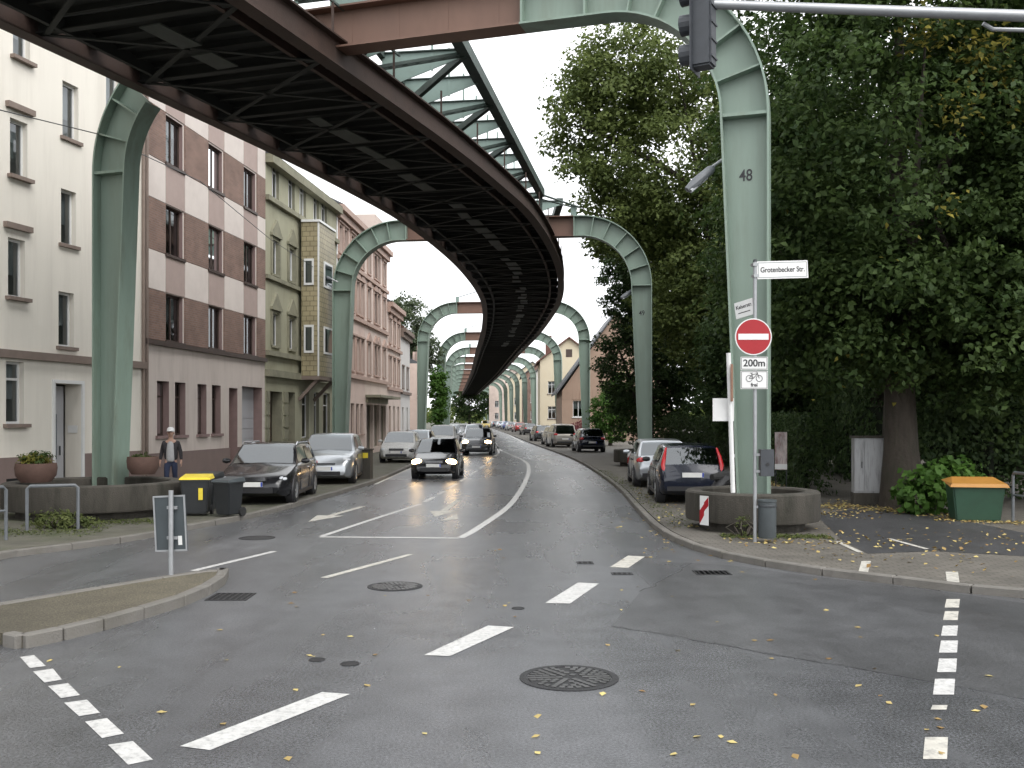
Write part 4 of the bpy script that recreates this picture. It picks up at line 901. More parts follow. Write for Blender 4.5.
# dense hedge grown through a fence along the pavement
def hedge(label, pts, wd, h, n, leaf, m, name='hedge', z0=.1):
    o = thing(name, label, 'hedge', (pts[0][0], pts[0][1], z0)); P_ = []; N_ = []
    for a, b in zip(pts, pts[1:]):
        a, b = np.array(a), np.array(b); d = b-a; l = np.linalg.norm(d); d = d/l; nn = np.array((-d[1], d[0])); k = int(n*l)
        t = np.random.uniform(-.25, l+.25, k); sgn = np.random.choice([-1,1,1], k); off = sgn*wd/2*np.random.uniform(.15, 1.1, k); zz = np.random.uniform(0, 1, k)**.8*h*(1+.08*np.sin(t*1.7))
        topm = np.random.uniform(0,1,k) < .25; off = np.where(topm, np.random.uniform(-wd/2, wd/2, k), off); zz = np.where(topm, h*(1+.1*np.sin(t*1.7))*np.random.uniform(.9,1.1,k), zz)
        xy = a[None,:] + d[None,:]*t[:,None] + nn[None,:]*off[:,None]
        P_.append(np.c_[xy[:,0]-pts[0][0], xy[:,1]-pts[0][1], zz]); N_.append(np.c_[nn[0]*off*3, nn[1]*off*3, np.full(k,.4)] + np.random.normal(size=(k,3))*.5)
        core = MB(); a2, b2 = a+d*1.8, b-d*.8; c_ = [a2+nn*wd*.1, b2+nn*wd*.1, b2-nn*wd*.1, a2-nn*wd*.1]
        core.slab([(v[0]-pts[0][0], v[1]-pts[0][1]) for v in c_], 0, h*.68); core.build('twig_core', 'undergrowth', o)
    leaves('foliage', np.concatenate(P_), np.concatenate(N_), leaf, m, o); return o
hedge('long dark ivy hedge along the back of the pavement with a poster', [(8.15,27.0),(9.35,35),(9.6,47),(8.8,58)], 1.0, 1.9, 900, .13, 'leaf_deep')
hedge('shaded hedge behind the linden trunk and the grit bin', [(10.3,25.2),(13,25.6),(19,24.6)], 1.2, 2.2, 1000, .14, 'leaf_deep')
hedge('dark undergrowth beyond the ivy hedge', [(11.5,30.5),(13,40),(12,56)], 2.2, 3.6, 700, .2, 'leaf_deep')
hedge('deep green shrubbery closing the view behind the trees', [(15,40),(24,31),(34,26)], 3, 5.5, 500, .3, 'leaf_deep')
hedge('wall of dark woodland shrubs farther back on the slope', [(11,64),(16,60),(26,52),(40,40)], 4, 10, 420, .5, 'leaf_deep')

# bright broad-leaved shrub by the trunk
def shrub(label, c, lob, n_cl, per, cr, leaf, m, asp=.62, name='shrub'):
    o = thing(name, label, 'shrub', (c[0], c[1], .1)); p, n_, t_ = crown_points(lob, n_cl, per, cr, .5)
    n_ += np.array((0,-.5,0)); leaves('foliage', p, n_, leaf, m, o, t_, asp)
    for k in range(9):
        l = lob[k % len(lob)]; a = random.uniform(0, 6.28); MB().tube([(l[0]*.5+.1*math.cos(a),.1*math.sin(a),0),(l[0]+.3*math.cos(a),l[1]+.3*math.sin(a),l[2]*.8),(l[0]+.5*l[3]*math.cos(a),l[1]+.5*l[4]*math.sin(a),l[2]+.4*l[5])],[.02,.014,.006],5).build('stem','bark',o)
    return o
shrub('bright green broad-leaved shrub between linden trunk and grit bin', P2(938,21.8), [(-.25,0,.55,.55,.4,.5),(.2,0,.85,.6,.4,.42),(-.55,0,.35,.35,.35,.35),(.62,.1,.7,.35,.3,.4)], 130, 11, .24, .16, 'leaf_bright', .85)
shrub('weeds and low green plants below the ring planter near the railings', P2(56,19.1), [(0,0,.16,.5,.25,.17),(.4,0,.1,.4,.2,.1)], 60, 14, .16, .09, 'grass_leaf', .35, 'weeds')
shrub('dry reddish weeds at the foot of portal 48 planter', P2(743,17.75), [(0,0,.2,.14,.08,.2)], 14, 8, .1, .06, 'grass_leaf', .35, 'weeds')
shrub('dark red bush in front of the wooden house', (5.6,84), [(0,0,.9,1.0,.8,.9)], 60, 30, .35, .16, 'leaf_red')

# ------------------------------------------------------------------ fallen leaves, moss grass (uncountable)
def scatter(name, label, regs, size, m, cat, zj=.012):
    P_ = []; N_ = []; S_ = []
    for (x0,x1,y0,y1,k,z) in regs:
        for _ in range(k):
            y = random.uniform(y0,y1); x = random.uniform(x0,x1); g = G(x, y, z); P_.append((g.x, g.y, z+random.uniform(.004, zj))); N_.append((random.gauss(0,.12), random.gauss(0,.12), 1))
    o = leaves(name, np.array(P_), np.array(N_), size, m, None, None, .75, .3); return tag(o, label, cat, kind='stuff')
scatter('fallen_leaves', 'yellow autumn leaves lying on the road and pavement', [(600,1020,565,760,42,0),(0,600,610,765,18,0),(220,660,545,640,16,0),(640,760,535,565,40,0),(600,690,480,540,34,0),(648,672,518,540,40,0)], .068, 'leaf_fallen', 'leaves')
def scatter_xy(name, label, regs, size, m, cat, z=.1):
    P_ = []
    for (ax,ay,bx,by,wd,k) in regs:
        t = np.random.uniform(0,1,k); w_ = np.random.normal(0,wd,k); d = np.array((bx-ax,by-ay)); d = d/np.linalg.norm(d)
        P_.append(np.c_[ax+(bx-ax)*t-d[1]*w_, ay+(by-ay)*t+d[0]*w_, np.random.uniform(z+.006,z+.03,k)])
    p = np.concatenate(P_); o = leaves(name, p, np.random.normal(0,.25,(len(p),3))+np.array((0,0,1)), size, m, None, None, .75, .5); return tag(o, label, cat, kind='stuff')
scatter_xy('fallen_leaves', 'drift of yellow leaves along the hedge and below the shrub', [(7.5,26.0,8.8,36,.12,700),(7.4,24.2,9.6,21.4,.35,700),(8.7,20.6,11.8,19.4,.22,520),(6.6,21,8.4,25.5,.5,260),(5.5,17,9.5,17.2,.9,150),(3.6,17.0,5.6,16.6,.4,90),(3.5,18.4,3.9,30,.3,120),(4.5,15.3,9,13.5,.6,90)], .075, 'leaf_fallen', 'leaves')
scatter_xy('moss_grass', 'moss and short grass in the pavement by the planters', [(3.7,17.7,5.6,17.6,.16,1500),(-9.6,19.7,-7.2,20.3,.3,1600),(-10,18.2,-7.6,18.6,.35,1000),(3.4,19,3.6,40,.2,1400)], .045, 'grass_leaf', 'grass')

# ================================================================== VEHICLES
def ip(pts, t):
    for (a, va), (b, vb) in zip(pts, pts[1:]):
        if t <= b: return va + (vb-va)*(t-a)/(b-a) if b > a else vb
    return pts[-1][1]
def sm(pts, t):                       # smoothed interpolation
    return sum(ip(pts, min(1, max(0, t+d)))*w_ for d, w_ in ((-.018,.25),(0,.5),(.018,.25)))
KIND = {
 'hatch': dict(L=3.95, W=1.68, H=1.46, zt=[(0,.50),(.015,.64),(.05,.72),(.12,.79),(.25,.93),(.32,.96),(.6,.98),(.9,1.0),(.965,.98),(.985,.86),(1,.62)], wb=.25, wt=.44, rr=.87, rb=.985, wheel=(.19,.815), r=.30),
 'estate': dict(L=4.75, W=1.80, H=1.47, zt=[(0,.48),(.012,.62),(.05,.72),(.12,.80),(.26,.95),(.32,.97),(.6,.99),(.9,1.01),(.97,1.0),(.985,.85),(1,.60)], wb=.265, wt=.42, rr=.90, rb=.985, wheel=(.195,.78), r=.32),
 'suv': dict(L=4.4, W=1.82, H=1.60, zt=[(0,.55),(.012,.74),(.05,.88),(.12,.95),(.25,1.04),(.32,1.07),(.6,1.10),(.9,1.13),(.97,1.1),(.985,.95),(1,.65)], wb=.25, wt=.42, rr=.86, rb=.98, wheel=(.19,.80), r=.36),
 'van': dict(L=4.3, W=1.78, H=1.68, zt=[(0,.52),(.012,.70),(.05,.82),(.12,.92),(.2,1.02),(.32,1.05),(.6,1.08),(.9,1.10),(.97,1.08),(.985,.92),(1,.65)], wb=.19, wt=.40, rr=.92, rb=.985, wheel=(.18,.81), r=.31),
}
def make_car(label, pt, kind, loc, rz, lit=False, tall_tail=False, rails=False, plate=True, group='cars parked or driving along the street'):
    K = KIND[kind]; Lc, Wc, H = K['L'], K['W'], K['H']; hwf = Wc/2
    o = thing('car', label, 'car', loc, rz, group); PM = PAINT[pt]
    X = lambda t: Lc*(.5-t)
    HW = [(0,.70),(.02,.82),(.06,.92),(.14,.98),(.3,1.0),(.8,1.0),(.93,.96),(.98,.90),(1,.80)]; ZB = [(0,.30),(.04,.20),(.12,.17),(.88,.18),(.96,.22),(1,.34)]
    ts = [0,.008,.02,.035,.055,.08,.11,.15,.2,.25,.3,.38,.46,.54,.62,.7,.78,.85,.9,.94,.965,.98,.992,1]
    mb = MB(); ring = 15
    for t in ts:
        h = hwf*sm(HW, t); zb = sm(ZB, t); zt = sm(K['zt'], t); zm = zb+(zt-zb)*.5
        half = [(h*.55,zb),(h*.9,zb+.015),(h*.975,zb+.09),(h*.99,zm-.08),(h,zm+.03),(h*.985,zt-.12),(h*.93,zt-.025),(h*.80,zt)]
        pts = [(y, z) for y, z in half] + [(0, zt+.022)] + [(-y, z) for y, z in half[::-1]]
        ring = len(pts); mb.v += [(X(t), y, z) for y, z in pts]
    for i in range(len(ts)-1):
        for j in range(ring): mb.f.append((i*ring+j, i*ring+(j+1)%ring, (i+1)*ring+(j+1)%ring, (i+1)*ring+j))
    mb.f.append(tuple(range(ring))); mb.f.append(tuple(range((len(ts)-1)*ring, len(ts)*ring)))
    body = mb.build('body', PM, o, smooth=True, ang=38)
    # greenhouse
    wb, wt, rr, rb = K['wb'], K['wt'], K['rr'], K['rb']; zbel = lambda t: sm(K['zt'], t)-.03
    def zroof(t):
        if t <= wt: f = (t-wb)/(wt-wb); return zbel(wb)+(H-.03-zbel(wb))*f
        if t >= rr: f = (rb-t)/(rb-rr); return zbel(rb)+(H-.05-zbel(rb))*f
        f = (t-wt)/(rr-wt); return H-.03+.03*math.sin(math.pi*min(1,f*1.15))-.02*f
    wbel = lambda t: hwf*sm(HW, min(t,.95))*.93
    wtop = lambda t: hwf*(.74-.05*max(0,(t-.6)/.4))
    def side(t, f):
        zr, zb = zroof(t)-.05*min(1,(zroof(t)-zbel(t))/.2), zbel(t); g = (zr-zb)/(H-zb) if H > zb else 1
        y1 = wbel(t)+(wtop(t)-wbel(t))*max(0,min(1,g)); return Vector((X(t), wbel(t)+(y1-wbel(t))*f, zb+(zr-zb)*f))
    gts = [wb, wb+(wt-wb)*.33, wb+(wt-wb)*.66, wt, wt+.05, wt+.14, (wt+rr)/2, rr-.1, rr-.03, rr, rr+(rb-rr)*.5, rb]
    mb = MB(); ring = 9
    for t in gts:
        a, b_ = side(t, 0), side(t, 1); zr = max(zroof(t), a.z+.005)
        half = [(a.y, a.z-.05), (a.y, a.z), (b_.y, b_.z), (b_.y*.88, zr-.008)]
        pts = half + [(0, zr+.012)] + [(-y, z) for y, z in half[::-1]]; mb.v += [(X(t), y, z) for y, z in pts]
    for i in range(len(gts)-1):
        for j in range(ring-1): mb.f.append((i*ring+j, i*ring+j+1, (i+1)*ring+j+1, (i+1)*ring+j))
    mb.f.append(tuple(range(ring))); mb.f.append(tuple(range((len(gts)-1)*ring, len(gts)*ring)))
    cabin = mb.build('roof', PM, o, smooth=True, ang=38)
    # glass
    def screen(ta, tb, fa, fb, nm):
        up = 1 if tb > ta else -1; g = MB(); rows = 4
        for i in range(rows+1):
            f = fa+(fb-fa)*i/rows; t = ta+(tb-ta)*f; y = side(t, 1).y*.90; z = zroof(t)
            for j in range(5): yy = -y+2*y*j/4; g.v.append((X(t)+up*.014, yy, z+.014+.012*(1-(yy/y)**2)-.006*abs(yy/y)))
        for i in range(rows):
            for j in range(4): g.f.append((i*5+j, i*5+j+1, (i+1)*5+j+1, (i+1)*5+j))
        return g.build(nm, 'car_glass', cabin, smooth=True)
    screen(wb, wt, .06, .93, 'windscreen'); screen(rb, rr, .12, .90, 'rear_window')
    def sidewin(t0, t1, sg):
        g = MB(); n = 6
        for i in range(n+1):
            t = t0+(t1-t0)*i/n
            for f in (.10, .86): p = side(t, f); g.v.append((p.x, sg*(p.y+.008), p.z))
        g.f = [(2*i, 2*i+1, 2*i+3, 2*i+2) for i in range(n)]; return g.build('side_window', 'car_glass', cabin)
    mid_ = wt+(rr-wt)*.38
    for sg in (-1, 1):
        sidewin(wb+(wt-wb)*.45, mid_-.008, sg); sidewin(mid_+.01, rr-(.06 if kind == 'hatch' else .10), sg)
        if kind in ('estate','suv','van'): sidewin(rr-.085, rr+.005, sg)
        # mirror, sill, handles
        ms = side(wb+(wt-wb)*.5, 0); e = MB().lathe([(.001,-.11),(.06,-.09),(.085,0),(.06,.09),(.001,.11)], 10); e.v = [(x*.55, z_*1.0, y*.85) for x, y, z_ in e.v]
        e.build('mirror', PM if pt not in ('navy',) else 'car_trim', o, smooth=True, loc=(ms.x, sg*(hwf+.10), ms.z+.07))
        MB().box(X(.74),X(.26),min(sg*hwf*.94,sg*hwf*1.003),max(sg*hwf*.94,sg*hwf*1.003),.19,.27).build('sill_trim','car_trim',o)
        for t in (mid_-.02, rr-.15): MB().box(X(t)-.08,X(t)+.08,min(sg*hwf*.97,sg*(hwf+.012)),max(sg*hwf*.97,sg*(hwf+.012)),.80,.83).build('door_handle','car_trim' if pt != 'black' else 'chrome',body)
        # door gaps
        for t in (wb+.06, mid_, rr-.09):
            MB().box(X(t)-.006,X(t)+.006,min(sg*hwf*.97,sg*(hwf+.003)),max(sg*hwf*.97,sg*(hwf+.003)),.28,zbel(t)-.12).build('door_gap','car_trim',body)
        if rails: MB().tube([side(wt+.02,1)*1, side(wt+.05,1)+Vector((0,0,.07)), side(rr-.08,1)+Vector((0,0,.08)), side(rr-.02,1)] if sg > 0 else [Vector((p.x,-p.y,p.z)) for p in (side(wt+.02,1), side(wt+.05,1)+Vector((0,0,.07)), side(rr-.08,1)+Vector((0,0,.08)), side(rr-.02,1))], .022, 6).build('roof_rail','chrome',cabin)
        # lamps
        hx = .055; hz = sm(K['zt'], hx)-.10
        e = MB().lathe([(.001,-1),(.5,-.86),(.86,-.5),(1,0),(.86,.5),(.5,.86),(.001,1)], 14); hs_ = 1.35 if lit else 1; e.v = [(x*.17*hs_, z_*.17*hs_, y*.085*hs_) for x, y, z_ in e.v]
        e.build('headlight','lamp_lit' if lit else 'lamp_lens', o, smooth=True, loc=(X(hx)-.03, sg*hwf*.70, hz), rot=(0,0,sg*-.35))
        if tall_tail:
            MB().tube([(X(.985)+.03,sg*hwf*.80,.72),(X(.965)+.02,sg*hwf*.845,.95),(X(.945),sg*hwf*.80,1.15),(X(.905),sg*hwf*.735,1.36)],[.04,.055,.045,.025],8).build('tail_light','tail_red',o,smooth=True)
        else:
            e = MB().lathe([(.001,-1),(.5,-.86),(.86,-.5),(1,0),(.86,.5),(.5,.86),(.001,1)], 12); e.v = [(x*.10, z_*.16, y*.10) for x, y, z_ in e.v]
            e.build('tail_light','tail_red',o,smooth=True,loc=(X(.972)+.02, sg*hwf*.76, sm(K['zt'],.95)-.16))
        MB().lathe([(.001,0),(.05,0),(.05,-.03)],12,axis='y').build('fog_lamp','car_trim',o,loc=(X(.012)-.0,sg*hwf*.58,.38),rot=(0,0,R(90)))
    # grille, intake, plates
    MB().box(X(.03),X(.004)+.012,-.34,.34,.58,.68).build('grille','car_trim',o)
    for k_ in (.605,.635,.662): MB().box(X(.03),X(.004)+.018,-.32,.32,k_-.004,k_+.004).build('grille_bar','chrome',o)
    MB().box(X(.03),X(0)+.012,-.5,.5,.30,.42).build('air_intake','car_trim',o); MB().box(X(.98),X(1)-.008,-.62,.62,.33,.44).build('bumper_trim','car_trim',o)
    if plate:
        for xx, z0, sg in ((X(0)+.014,.45,1),(X(1)-.012,.56 if not tall_tail else .66,-1)):
            pp = MB().box(min(xx,xx+sg*.012),max(xx,xx+sg*.012),-.26,.26,z0,z0+.115).build('number_plate','number_plate',o)
            q = xx+sg*.0125; MB().poly([(q,sg*.258,z0+.004),(q,sg*.215,z0+.004),(q,sg*.215,z0+.111),(q,sg*.258,z0+.111)]).build('blue_band','plate_blue',pp)
    r = K['r']
    for t in K['wheel']:
        for sg in (-1, 1):
            h = hwf*sm(HW, t)
            MB().lathe([(.001,h+.004),(r+.055,h+.004),(r+.07,h-.03),(r+.07,h-.2)],24,axis='y').build('wheel_arch','car_trim',o,loc=(X(t),0,r+.005)) if sg > 0 else MB().lathe([(.001,-h-.004),(r+.055,-h-.004),(r+.07,-h+.03),(r+.07,-h+.2)],24,axis='y').build('wheel_arch','car_trim',o,loc=(X(t),0,r+.005))
            wo = MB().lathe([(r*.62,.005),(r*.9,.012),(r,-.02),(r,-.16),(r*.9,-.19),(r*.3,-.19)],24,axis='y'); wo.v = [(x,y*sg,z) for x,y,z in wo.v]
            wh = wo.build('wheel','tyre',o,smooth=True,loc=(X(t),sg*(h+.012),r))
            rm = MB().lathe([(r*.63,.006),(r*.58,.0),(r*.56,-.05),(r*.1,-.05),(r*.1,.0),(.001,.0)],20,axis='y')
            for k_ in range(5):
                a = 2*math.pi*k_/5; rm.bar((0,-.006,0),(math.cos(a)*r*.6,-.006,math.sin(a)*r*.6),.05,.03,up=(0,1,0))
            rm.v = [(x,y*sg,z) for x,y,z in rm.v]; rm.build('rim','rim',wh)
    return o
def car_at(label, pt, kind, px, D, yaw, z=0.0, **k):     # yaw: degrees of the car's nose from straight at the camera, clockwise from above
    X_ = (px-512)/F*D; return make_car(label, pt, kind, (X_, D, z), R(-90+yaw), **k)
tdir = lambda D: math.degrees(math.atan2(track(s_at_y(D))[1].x, track(s_at_y(D))[1].y))
car_at('black estate car with roof rails parked by the wheelie bins', 'black', 'estate', 272, 26.3, 2, .1, rails=True)
car_at('silver crossover parked behind the black estate car', 'silver', 'suv', 333, 33.6, 3, .1)
car_at('white hatchback parked before the shop with the canopy', 'white', 'hatch', 401.5, 48.5, -1, .1)
car_at('dark silver car parked just behind the white hatchback', 'silver', 'hatch', 418, 55.5, -4, .1)
car_at('white van-like car parked at the kerb past the third portal', 'white', 'van', 443, 64, 0, .08)
car_at('light silver parked car farther along the kerb past the third portal', 'light_silver', 'hatch', 449, 78, 2, .08)
car_at('pale parked car, last one seen along the houses', 'light_silver', 'estate', 452, 96, 4, .08)
car_at('black hatchback driving towards the junction with headlights lit', 'black', 'hatch', 438.5, 37.6, -1, 0, lit=True)
car_at('dark car following with headlights lit under the curved deck', 'dark_grey', 'suv', 479, 61, -2, 0, lit=True)
car_at('pale car third in line of the oncoming traffic', 'light_silver', 'van', 474.5, 84, 2, 0)
car_at('dark car last in line of the oncoming traffic', 'dark_grey', 'hatch', 473, 118, 5, 0)
car_at('navy hatchback parked behind the ring planter, seen from the rear', 'navy', 'hatch', 684, 26.2, 176.5, .1, tall_tail=True)
car_at('silver hatchback parked ahead of the navy hatchback', 'silver', 'hatch', 657, 32.0, 177, .1)
car_at('dark blue hatchback parked below the third portal leg', 'navy', 'hatch', 588, 63, 184, .1)
car_at('champagne silver people carrier parked beyond the dark blue hatchback', 'champagne', 'van', 561, 73, 186, .1)
car_at('champagne car parked right in front of the people carrier', 'champagne', 'hatch', 554.5, 79, 187, .1)
car_at('dark grey hatchback parked ahead of the champagne cars', 'dark_grey', 'hatch', 541, 92, 188, .1)
for i, (px, D, c_, lab) in enumerate(((528,126,'dark_grey','dark car parked far off beside the fourth portal leg'),(518.5,152,'red','red car parked far off, nearest of the distant row'),(511,168,'white','white car in the distant row right of the road'),(506,186,'blue','blue car in the distant row right of the road'),(500.5,204,'light_silver','silver car in the distant row right of the road'),(495,225,'navy','dark blue car at the end of the distant row'))):
    car_at(lab, c_, 'hatch', px, D, 190, .1)
car_at('yellow van standing at the far bend', 'yellow', 'van', 485.5, 215, 8, 0)

# scooter behind the planter
c = Vector((*P2(729, 22.6), .1)); o = thing('motor_scooter', 'dark motor scooter parked between the navy hatchback and portal 48', 'scooter', c, R(35))
MB().tube([(-.55,0,.42),(-.2,0,.72),(.25,0,.70)],[.10,.15,.11],10).build('body','car_trim',o,smooth=True); MB().tube([(-.55,0,.78),(-.1,0,.80),(.2,0,.76)],[.07,.12,.08],10).build('seat','tyre',o,smooth=True)
MB().tube([(.25,0,.35),(.55,0,.40),(.68,0,.95)],[.10,.12,.08],10).build('leg_shield','car_trim',o,smooth=True); hb = MB().tube([(.58,-.34,1.02),(.66,0,1.0),(.58,.34,1.02)],.018,8).build('handlebar','dark_metal',o)
for sg in (-1,1):
    MB().tube([(.60,sg*.3,1.02),(.64,sg*.36,1.18)],.008,6).build('mirror_stem','dark_metal',hb); e = MB().lathe([(.001,-.07),(.05,-.05),(.065,0),(.05,.05),(.001,.07)],10); e.v=[(x*.4,z_*1.0,y*.8) for x,y,z_ in e.v]; e.build('mirror','sign_white',o,smooth=True,loc=(.65,sg*.38,1.22))
for x in (-.55,.72):
    wv = MB().lathe([(.12,-.05),(.22,-.05),(.25,0),(.22,.05),(.12,.05)],20,axis='y',close=True).build('wheel','tyre',o,smooth=True,loc=(x,0,.25)); MB().lathe([(.001,-.03),(.12,-.03),(.12,.03),(.001,.03)],16,axis='y').build('rim','rim',wv)
MB().tube([(.72,0,.25),(.62,0,.75)],.04,8).build('fork','dark_metal',o)

# ================================================================== SIGNS, SIGNALS, STREET FURNITURE
# --- sign post with no-entry sign
D0 = 16.9; b0 = Vector((*P2(755, D0), .1)); zof = lambda py, D=D0: CH+(HOR-py)/F*D-.1; mx_ = lambda px, D=D0: (px-755)/F*D
o = thing('sign_post', 'grey post with street name, no entry and bicycle signs before portal 48', 'sign post', b0)
MB().tube([(0,0,0),(0,0,zof(262))],.032,12).build('pole','galvanised',o,smooth=True); MB().lathe([(.001,.05),(.03,.04),(.036,0)],12,(0,0,zof(262))).build('pole_cap','dark_metal',o)
zc = zof(337); rr_ = .31
sg_ = MB().lathe([(.001,0),(rr_,0),(rr_,.012),(.001,.012)],40,axis='y').build('no_entry_sign','sign_white',o,loc=(-.04,-.055,zc))
MB().lathe([(.001,-.002),(rr_-.018,-.002),(rr_-.018,.0)],40,axis='y').build('red_disc','sign_red',sg_); MB().box(-.255,.255,-.006,-.003,-.05,.05).build('white_bar','sign_white',sg_)
def panel(px0,px1,py0,py1,nm,par=o):
    x0,x1 = mx_(px0),mx_(px1); z0,z1 = zof(py1),zof(py0)
    pn = MB().box(x0,x1,-.05,-.04,z0,z1).build(nm,'sign_white',par); fr_ = MB(); t=.008
    for q in ((x0+.01,x1-.01,z0+.01,z0+.01+t),(x0+.01,x1-.01,z1-.01-t,z1-.01),(x0+.01,x0+.01+t,z0+.01+t,z1-.01-t),(x1-.01-t,x1-.01,z0+.01+t,z1-.01-t)): fr_.box(q[0],q[1],-.052,-.05,q[2],q[3])
    fr_.build('border','sign_black',pn); return pn, (x0+x1)/2, (z0+z1)/2
pn, xc, zc = panel(740,767,357,370,'distance_plate'); text('200m', .165, 'sign_black', pn, (xc,-.0525,zc), (R(90),0,0), bold=.003)
pn, xc, zc = panel(740,767,371,389,'bicycle_plate'); text('frei', .085, 'sign_black', pn, (xc,-.0525,zc-.085), (R(90),0,0), bold=.002)
bk = MB(); ring_ = lambda cx: [(xc+cx+.052*math.cos(a*math.pi/8), -.0525, zc+.025+.052*math.sin(a*math.pi/8)) for a in range(17)]
bk.tube(ring_(-.085),.005,5,False); bk.tube(ring_(.085),.005,5,False)
B_ = lambda x,z: (xc+x,-.0525,zc+.025+z)
for a,b_ in (((-.085,0),(-.015,0)),((-.015,0),(-.045,.085)),((-.085,0),(-.04,.065)),((-.015,0),(.055,.08)),((-.04,.065),(.055,.08)),((.085,0),(.048,.105)),((.048,.105),(.02,.115)),((-.07,.09),(-.025,.09))): bk.tube([B_(*a),B_(*b_)],.005,5)
bk.build('bicycle_symbol','sign_black',pn)
# street name blade
bl = thing('tmp',None,None); bpy.data.objects.remove(bl)
yaw = R(12); L_ = .97
nb = MB().box(.03,L_,-.015,.015,-.15,.15).build('street_name_blade','sign_white',o,loc=(.0,-.0,zof(270.5)),rot=(0,R(-3.2),yaw))
fr_ = MB()
for q in ((.05,L_-.02,-.13,-.118),(.05,L_-.02,.118,.13),(.05,.062,-.118,.118),(L_-.032,L_-.02,-.118,.118)): fr_.box(q[0],q[1],-.0175,-.015,q[2],q[3])
fr_.build('border','grey_metal',nb); text('Grotenbecker Str.', .125, 'sign_black', nb, (.5,-.0165,0), (R(90),0,0), bold=.002).scale.x = .88
MB().box(-.05,.03,-.05,.05,-.12,-.07).build('clamp','galvanised',nb); MB().box(-.05,.03,-.05,.05,.07,.12).build('clamp','galvanised',nb)
nb = MB().box(-.42,-.03,-.012,.012,-.14,.14).build('street_name_blade','sign_white',o,loc=(0,0,zof(305.5)),rot=(0,R(-9),R(-52)))
text('Kaiserstr.', .09, 'sign_black', nb, (-.22,-.0135,.045), (R(90),0,0), bold=.001); MB().box(-.36,-.1,-.0135,-.012,-.065,-.05).build('arrow_shaft','sign_black',nb)
# waste bin and push button box on the post
wz = .48
wbn = thing('waste_bin', 'grey cylindrical waste bin hung on the sign post', 'waste bin', (b0.x+.20, b0.y-.02, .1))
MB().lathe([(.001,.08),(.145,.08),(.15,.1),(.152,.68),(.16,.69),(.16,.72),(.001,.735)],24).build('drum','plastic_grey',wbn,smooth=True); MB().lathe([(.155,.60),(.158,.61),(.158,.63),(.155,.64)],24).build('band','dark_metal',wbn); MB().bar((-.15,0,.6),(-.2,0.02,.6),.04).build('bracket','galvanised',wbn)
bxo = thing('signal_box', 'small black pedestrian signal box on the sign post', 'signal box', (b0.x+.06, b0.y, 1.22))
MB().box(.02,.24,-.09,.09,0,.45).build('housing','signal_black',bxo); MB().box(-.05,.02,-.04,.04,.06,.1).build('bracket','galvanised',bxo); MB().box(-.05,.02,-.04,.04,.34,.38).build('bracket','galvanised',bxo)
MB().lathe([(.001,-.012),(.03,-.012),(.03,0)],12,axis='y').build('button','car_trim',bxo,loc=(.13,-.09,.2))
# white leaning post with signs in the planter
D1 = 18.3; a_ = P(733,490,D1); b_ = P(728.5,353,D1); pb = thing('marker_post', 'thin white post with brown and white plates standing in the planter', 'sign post', a_)
d_ = b_-a_; MB().tube([(0,0,-.05),d_],.042,10).build('post','sign_white',pb,smooth=True)
MB().box(-.16,-.03,-.01,.01,1.62,2.3).build('brown_plate','post_brown',pb,rot=(0,0,R(65))); MB().box(-.36,.03,.05,.065,1.26,1.68).build('white_plate','sign_white',pb)

# --- island sign seen from the back
g = G(171,576,.115); o = thing('island_sign', 'back of a rectangular keep-side sign on the traffic island', 'road sign', g, R(-8))
MB().tube([(0,0,0),(0,0,1.13)],.032,12).build('pole','galvanised',o,smooth=True)
zz0, zz1 = .32, 1.06; sx = .225
bd = MB().box(-sx,sx,.05,.062,zz0,zz1); bd = bd.build('sign_panel','sign_back',o,rot=(0,R(-3),0)); e_ = MB()
for q in ((-sx,sx,zz0,zz0+.022),(-sx,sx,zz1-.022,zz1),(-sx,-sx+.022,zz0+.022,zz1-.022),(sx-.022,sx,zz0+.022,zz1-.022)): e_.box(q[0],q[1],.04,.05,q[2],q[3])
e_.build('rim','galvanised',bd); MB().box(.10,.155,.0485,.05,.40,.52).build('sticker','sign_white',bd)
for z in (.5,.9): MB().box(-.07,.07,.02,.049,z-.02,z+.02).build('clamp','galvanised',o)

# --- traffic signal on a long arm
Ds = 10.0; o = thing('traffic_signal', 'traffic light hanging from a long grey mast arm', 'traffic light', ((704-512)/F*Ds, Ds, 0), 0)
az = CH+(HOR-4)/F*Ds
arm = MB().tube([(-.02,0,az),(3.4,.35,az+.02),(5.2,.5,az+.0)],[.045,.06,.07],12).build('mast_arm','grey_metal',o,smooth=True)
MB().tube([(2.95,.34,az-.06),(3.05,.34,az-.12),(3.7,.36,az-.13)],.022,8).build('cable_bracket','grey_metal',arm)
MB().tube([(5.2,.5,.1),(5.2,.5,az+.15)],[.11,.08],14).build('mast','grey_metal',o,smooth=True)
hd = MB().box(-.10,.10,-.10,.12,5.70,6.62).build('signal_head','signal_black',o,rot=(0,0,R(62)))
bm_ = bmesh.new(); bm_.from_mesh(hd.data); bmesh.ops.bevel(bm_, geom=bm_.edges[:], offset=.02, segments=2, affect='EDGES'); bm_.to_mesh(hd.data); bm_.free()
for k in range(3):
    vs = MB(); z = 5.86+k*.3
    vs.lathe([(.10,0),(.105,.12),(.095,.12),(.09,0)],14,axis='y',close=True); vs.build('visor','signal_black',hd,loc=(0,.115,z))
    MB().lathe([(.001,0),(.09,0)],14,axis='y').build('lens','car_trim',hd,loc=(0,.124,z))
bp_ = MB().box(-.16,.16,.09,.10,5.66,6.66).build('backing_board','signal_black',hd)
for k in range(5): MB().box(-.09,.09,-.112,-.10,5.78+k*.17,5.80+k*.17).build('cooling_rib','signal_black',hd)

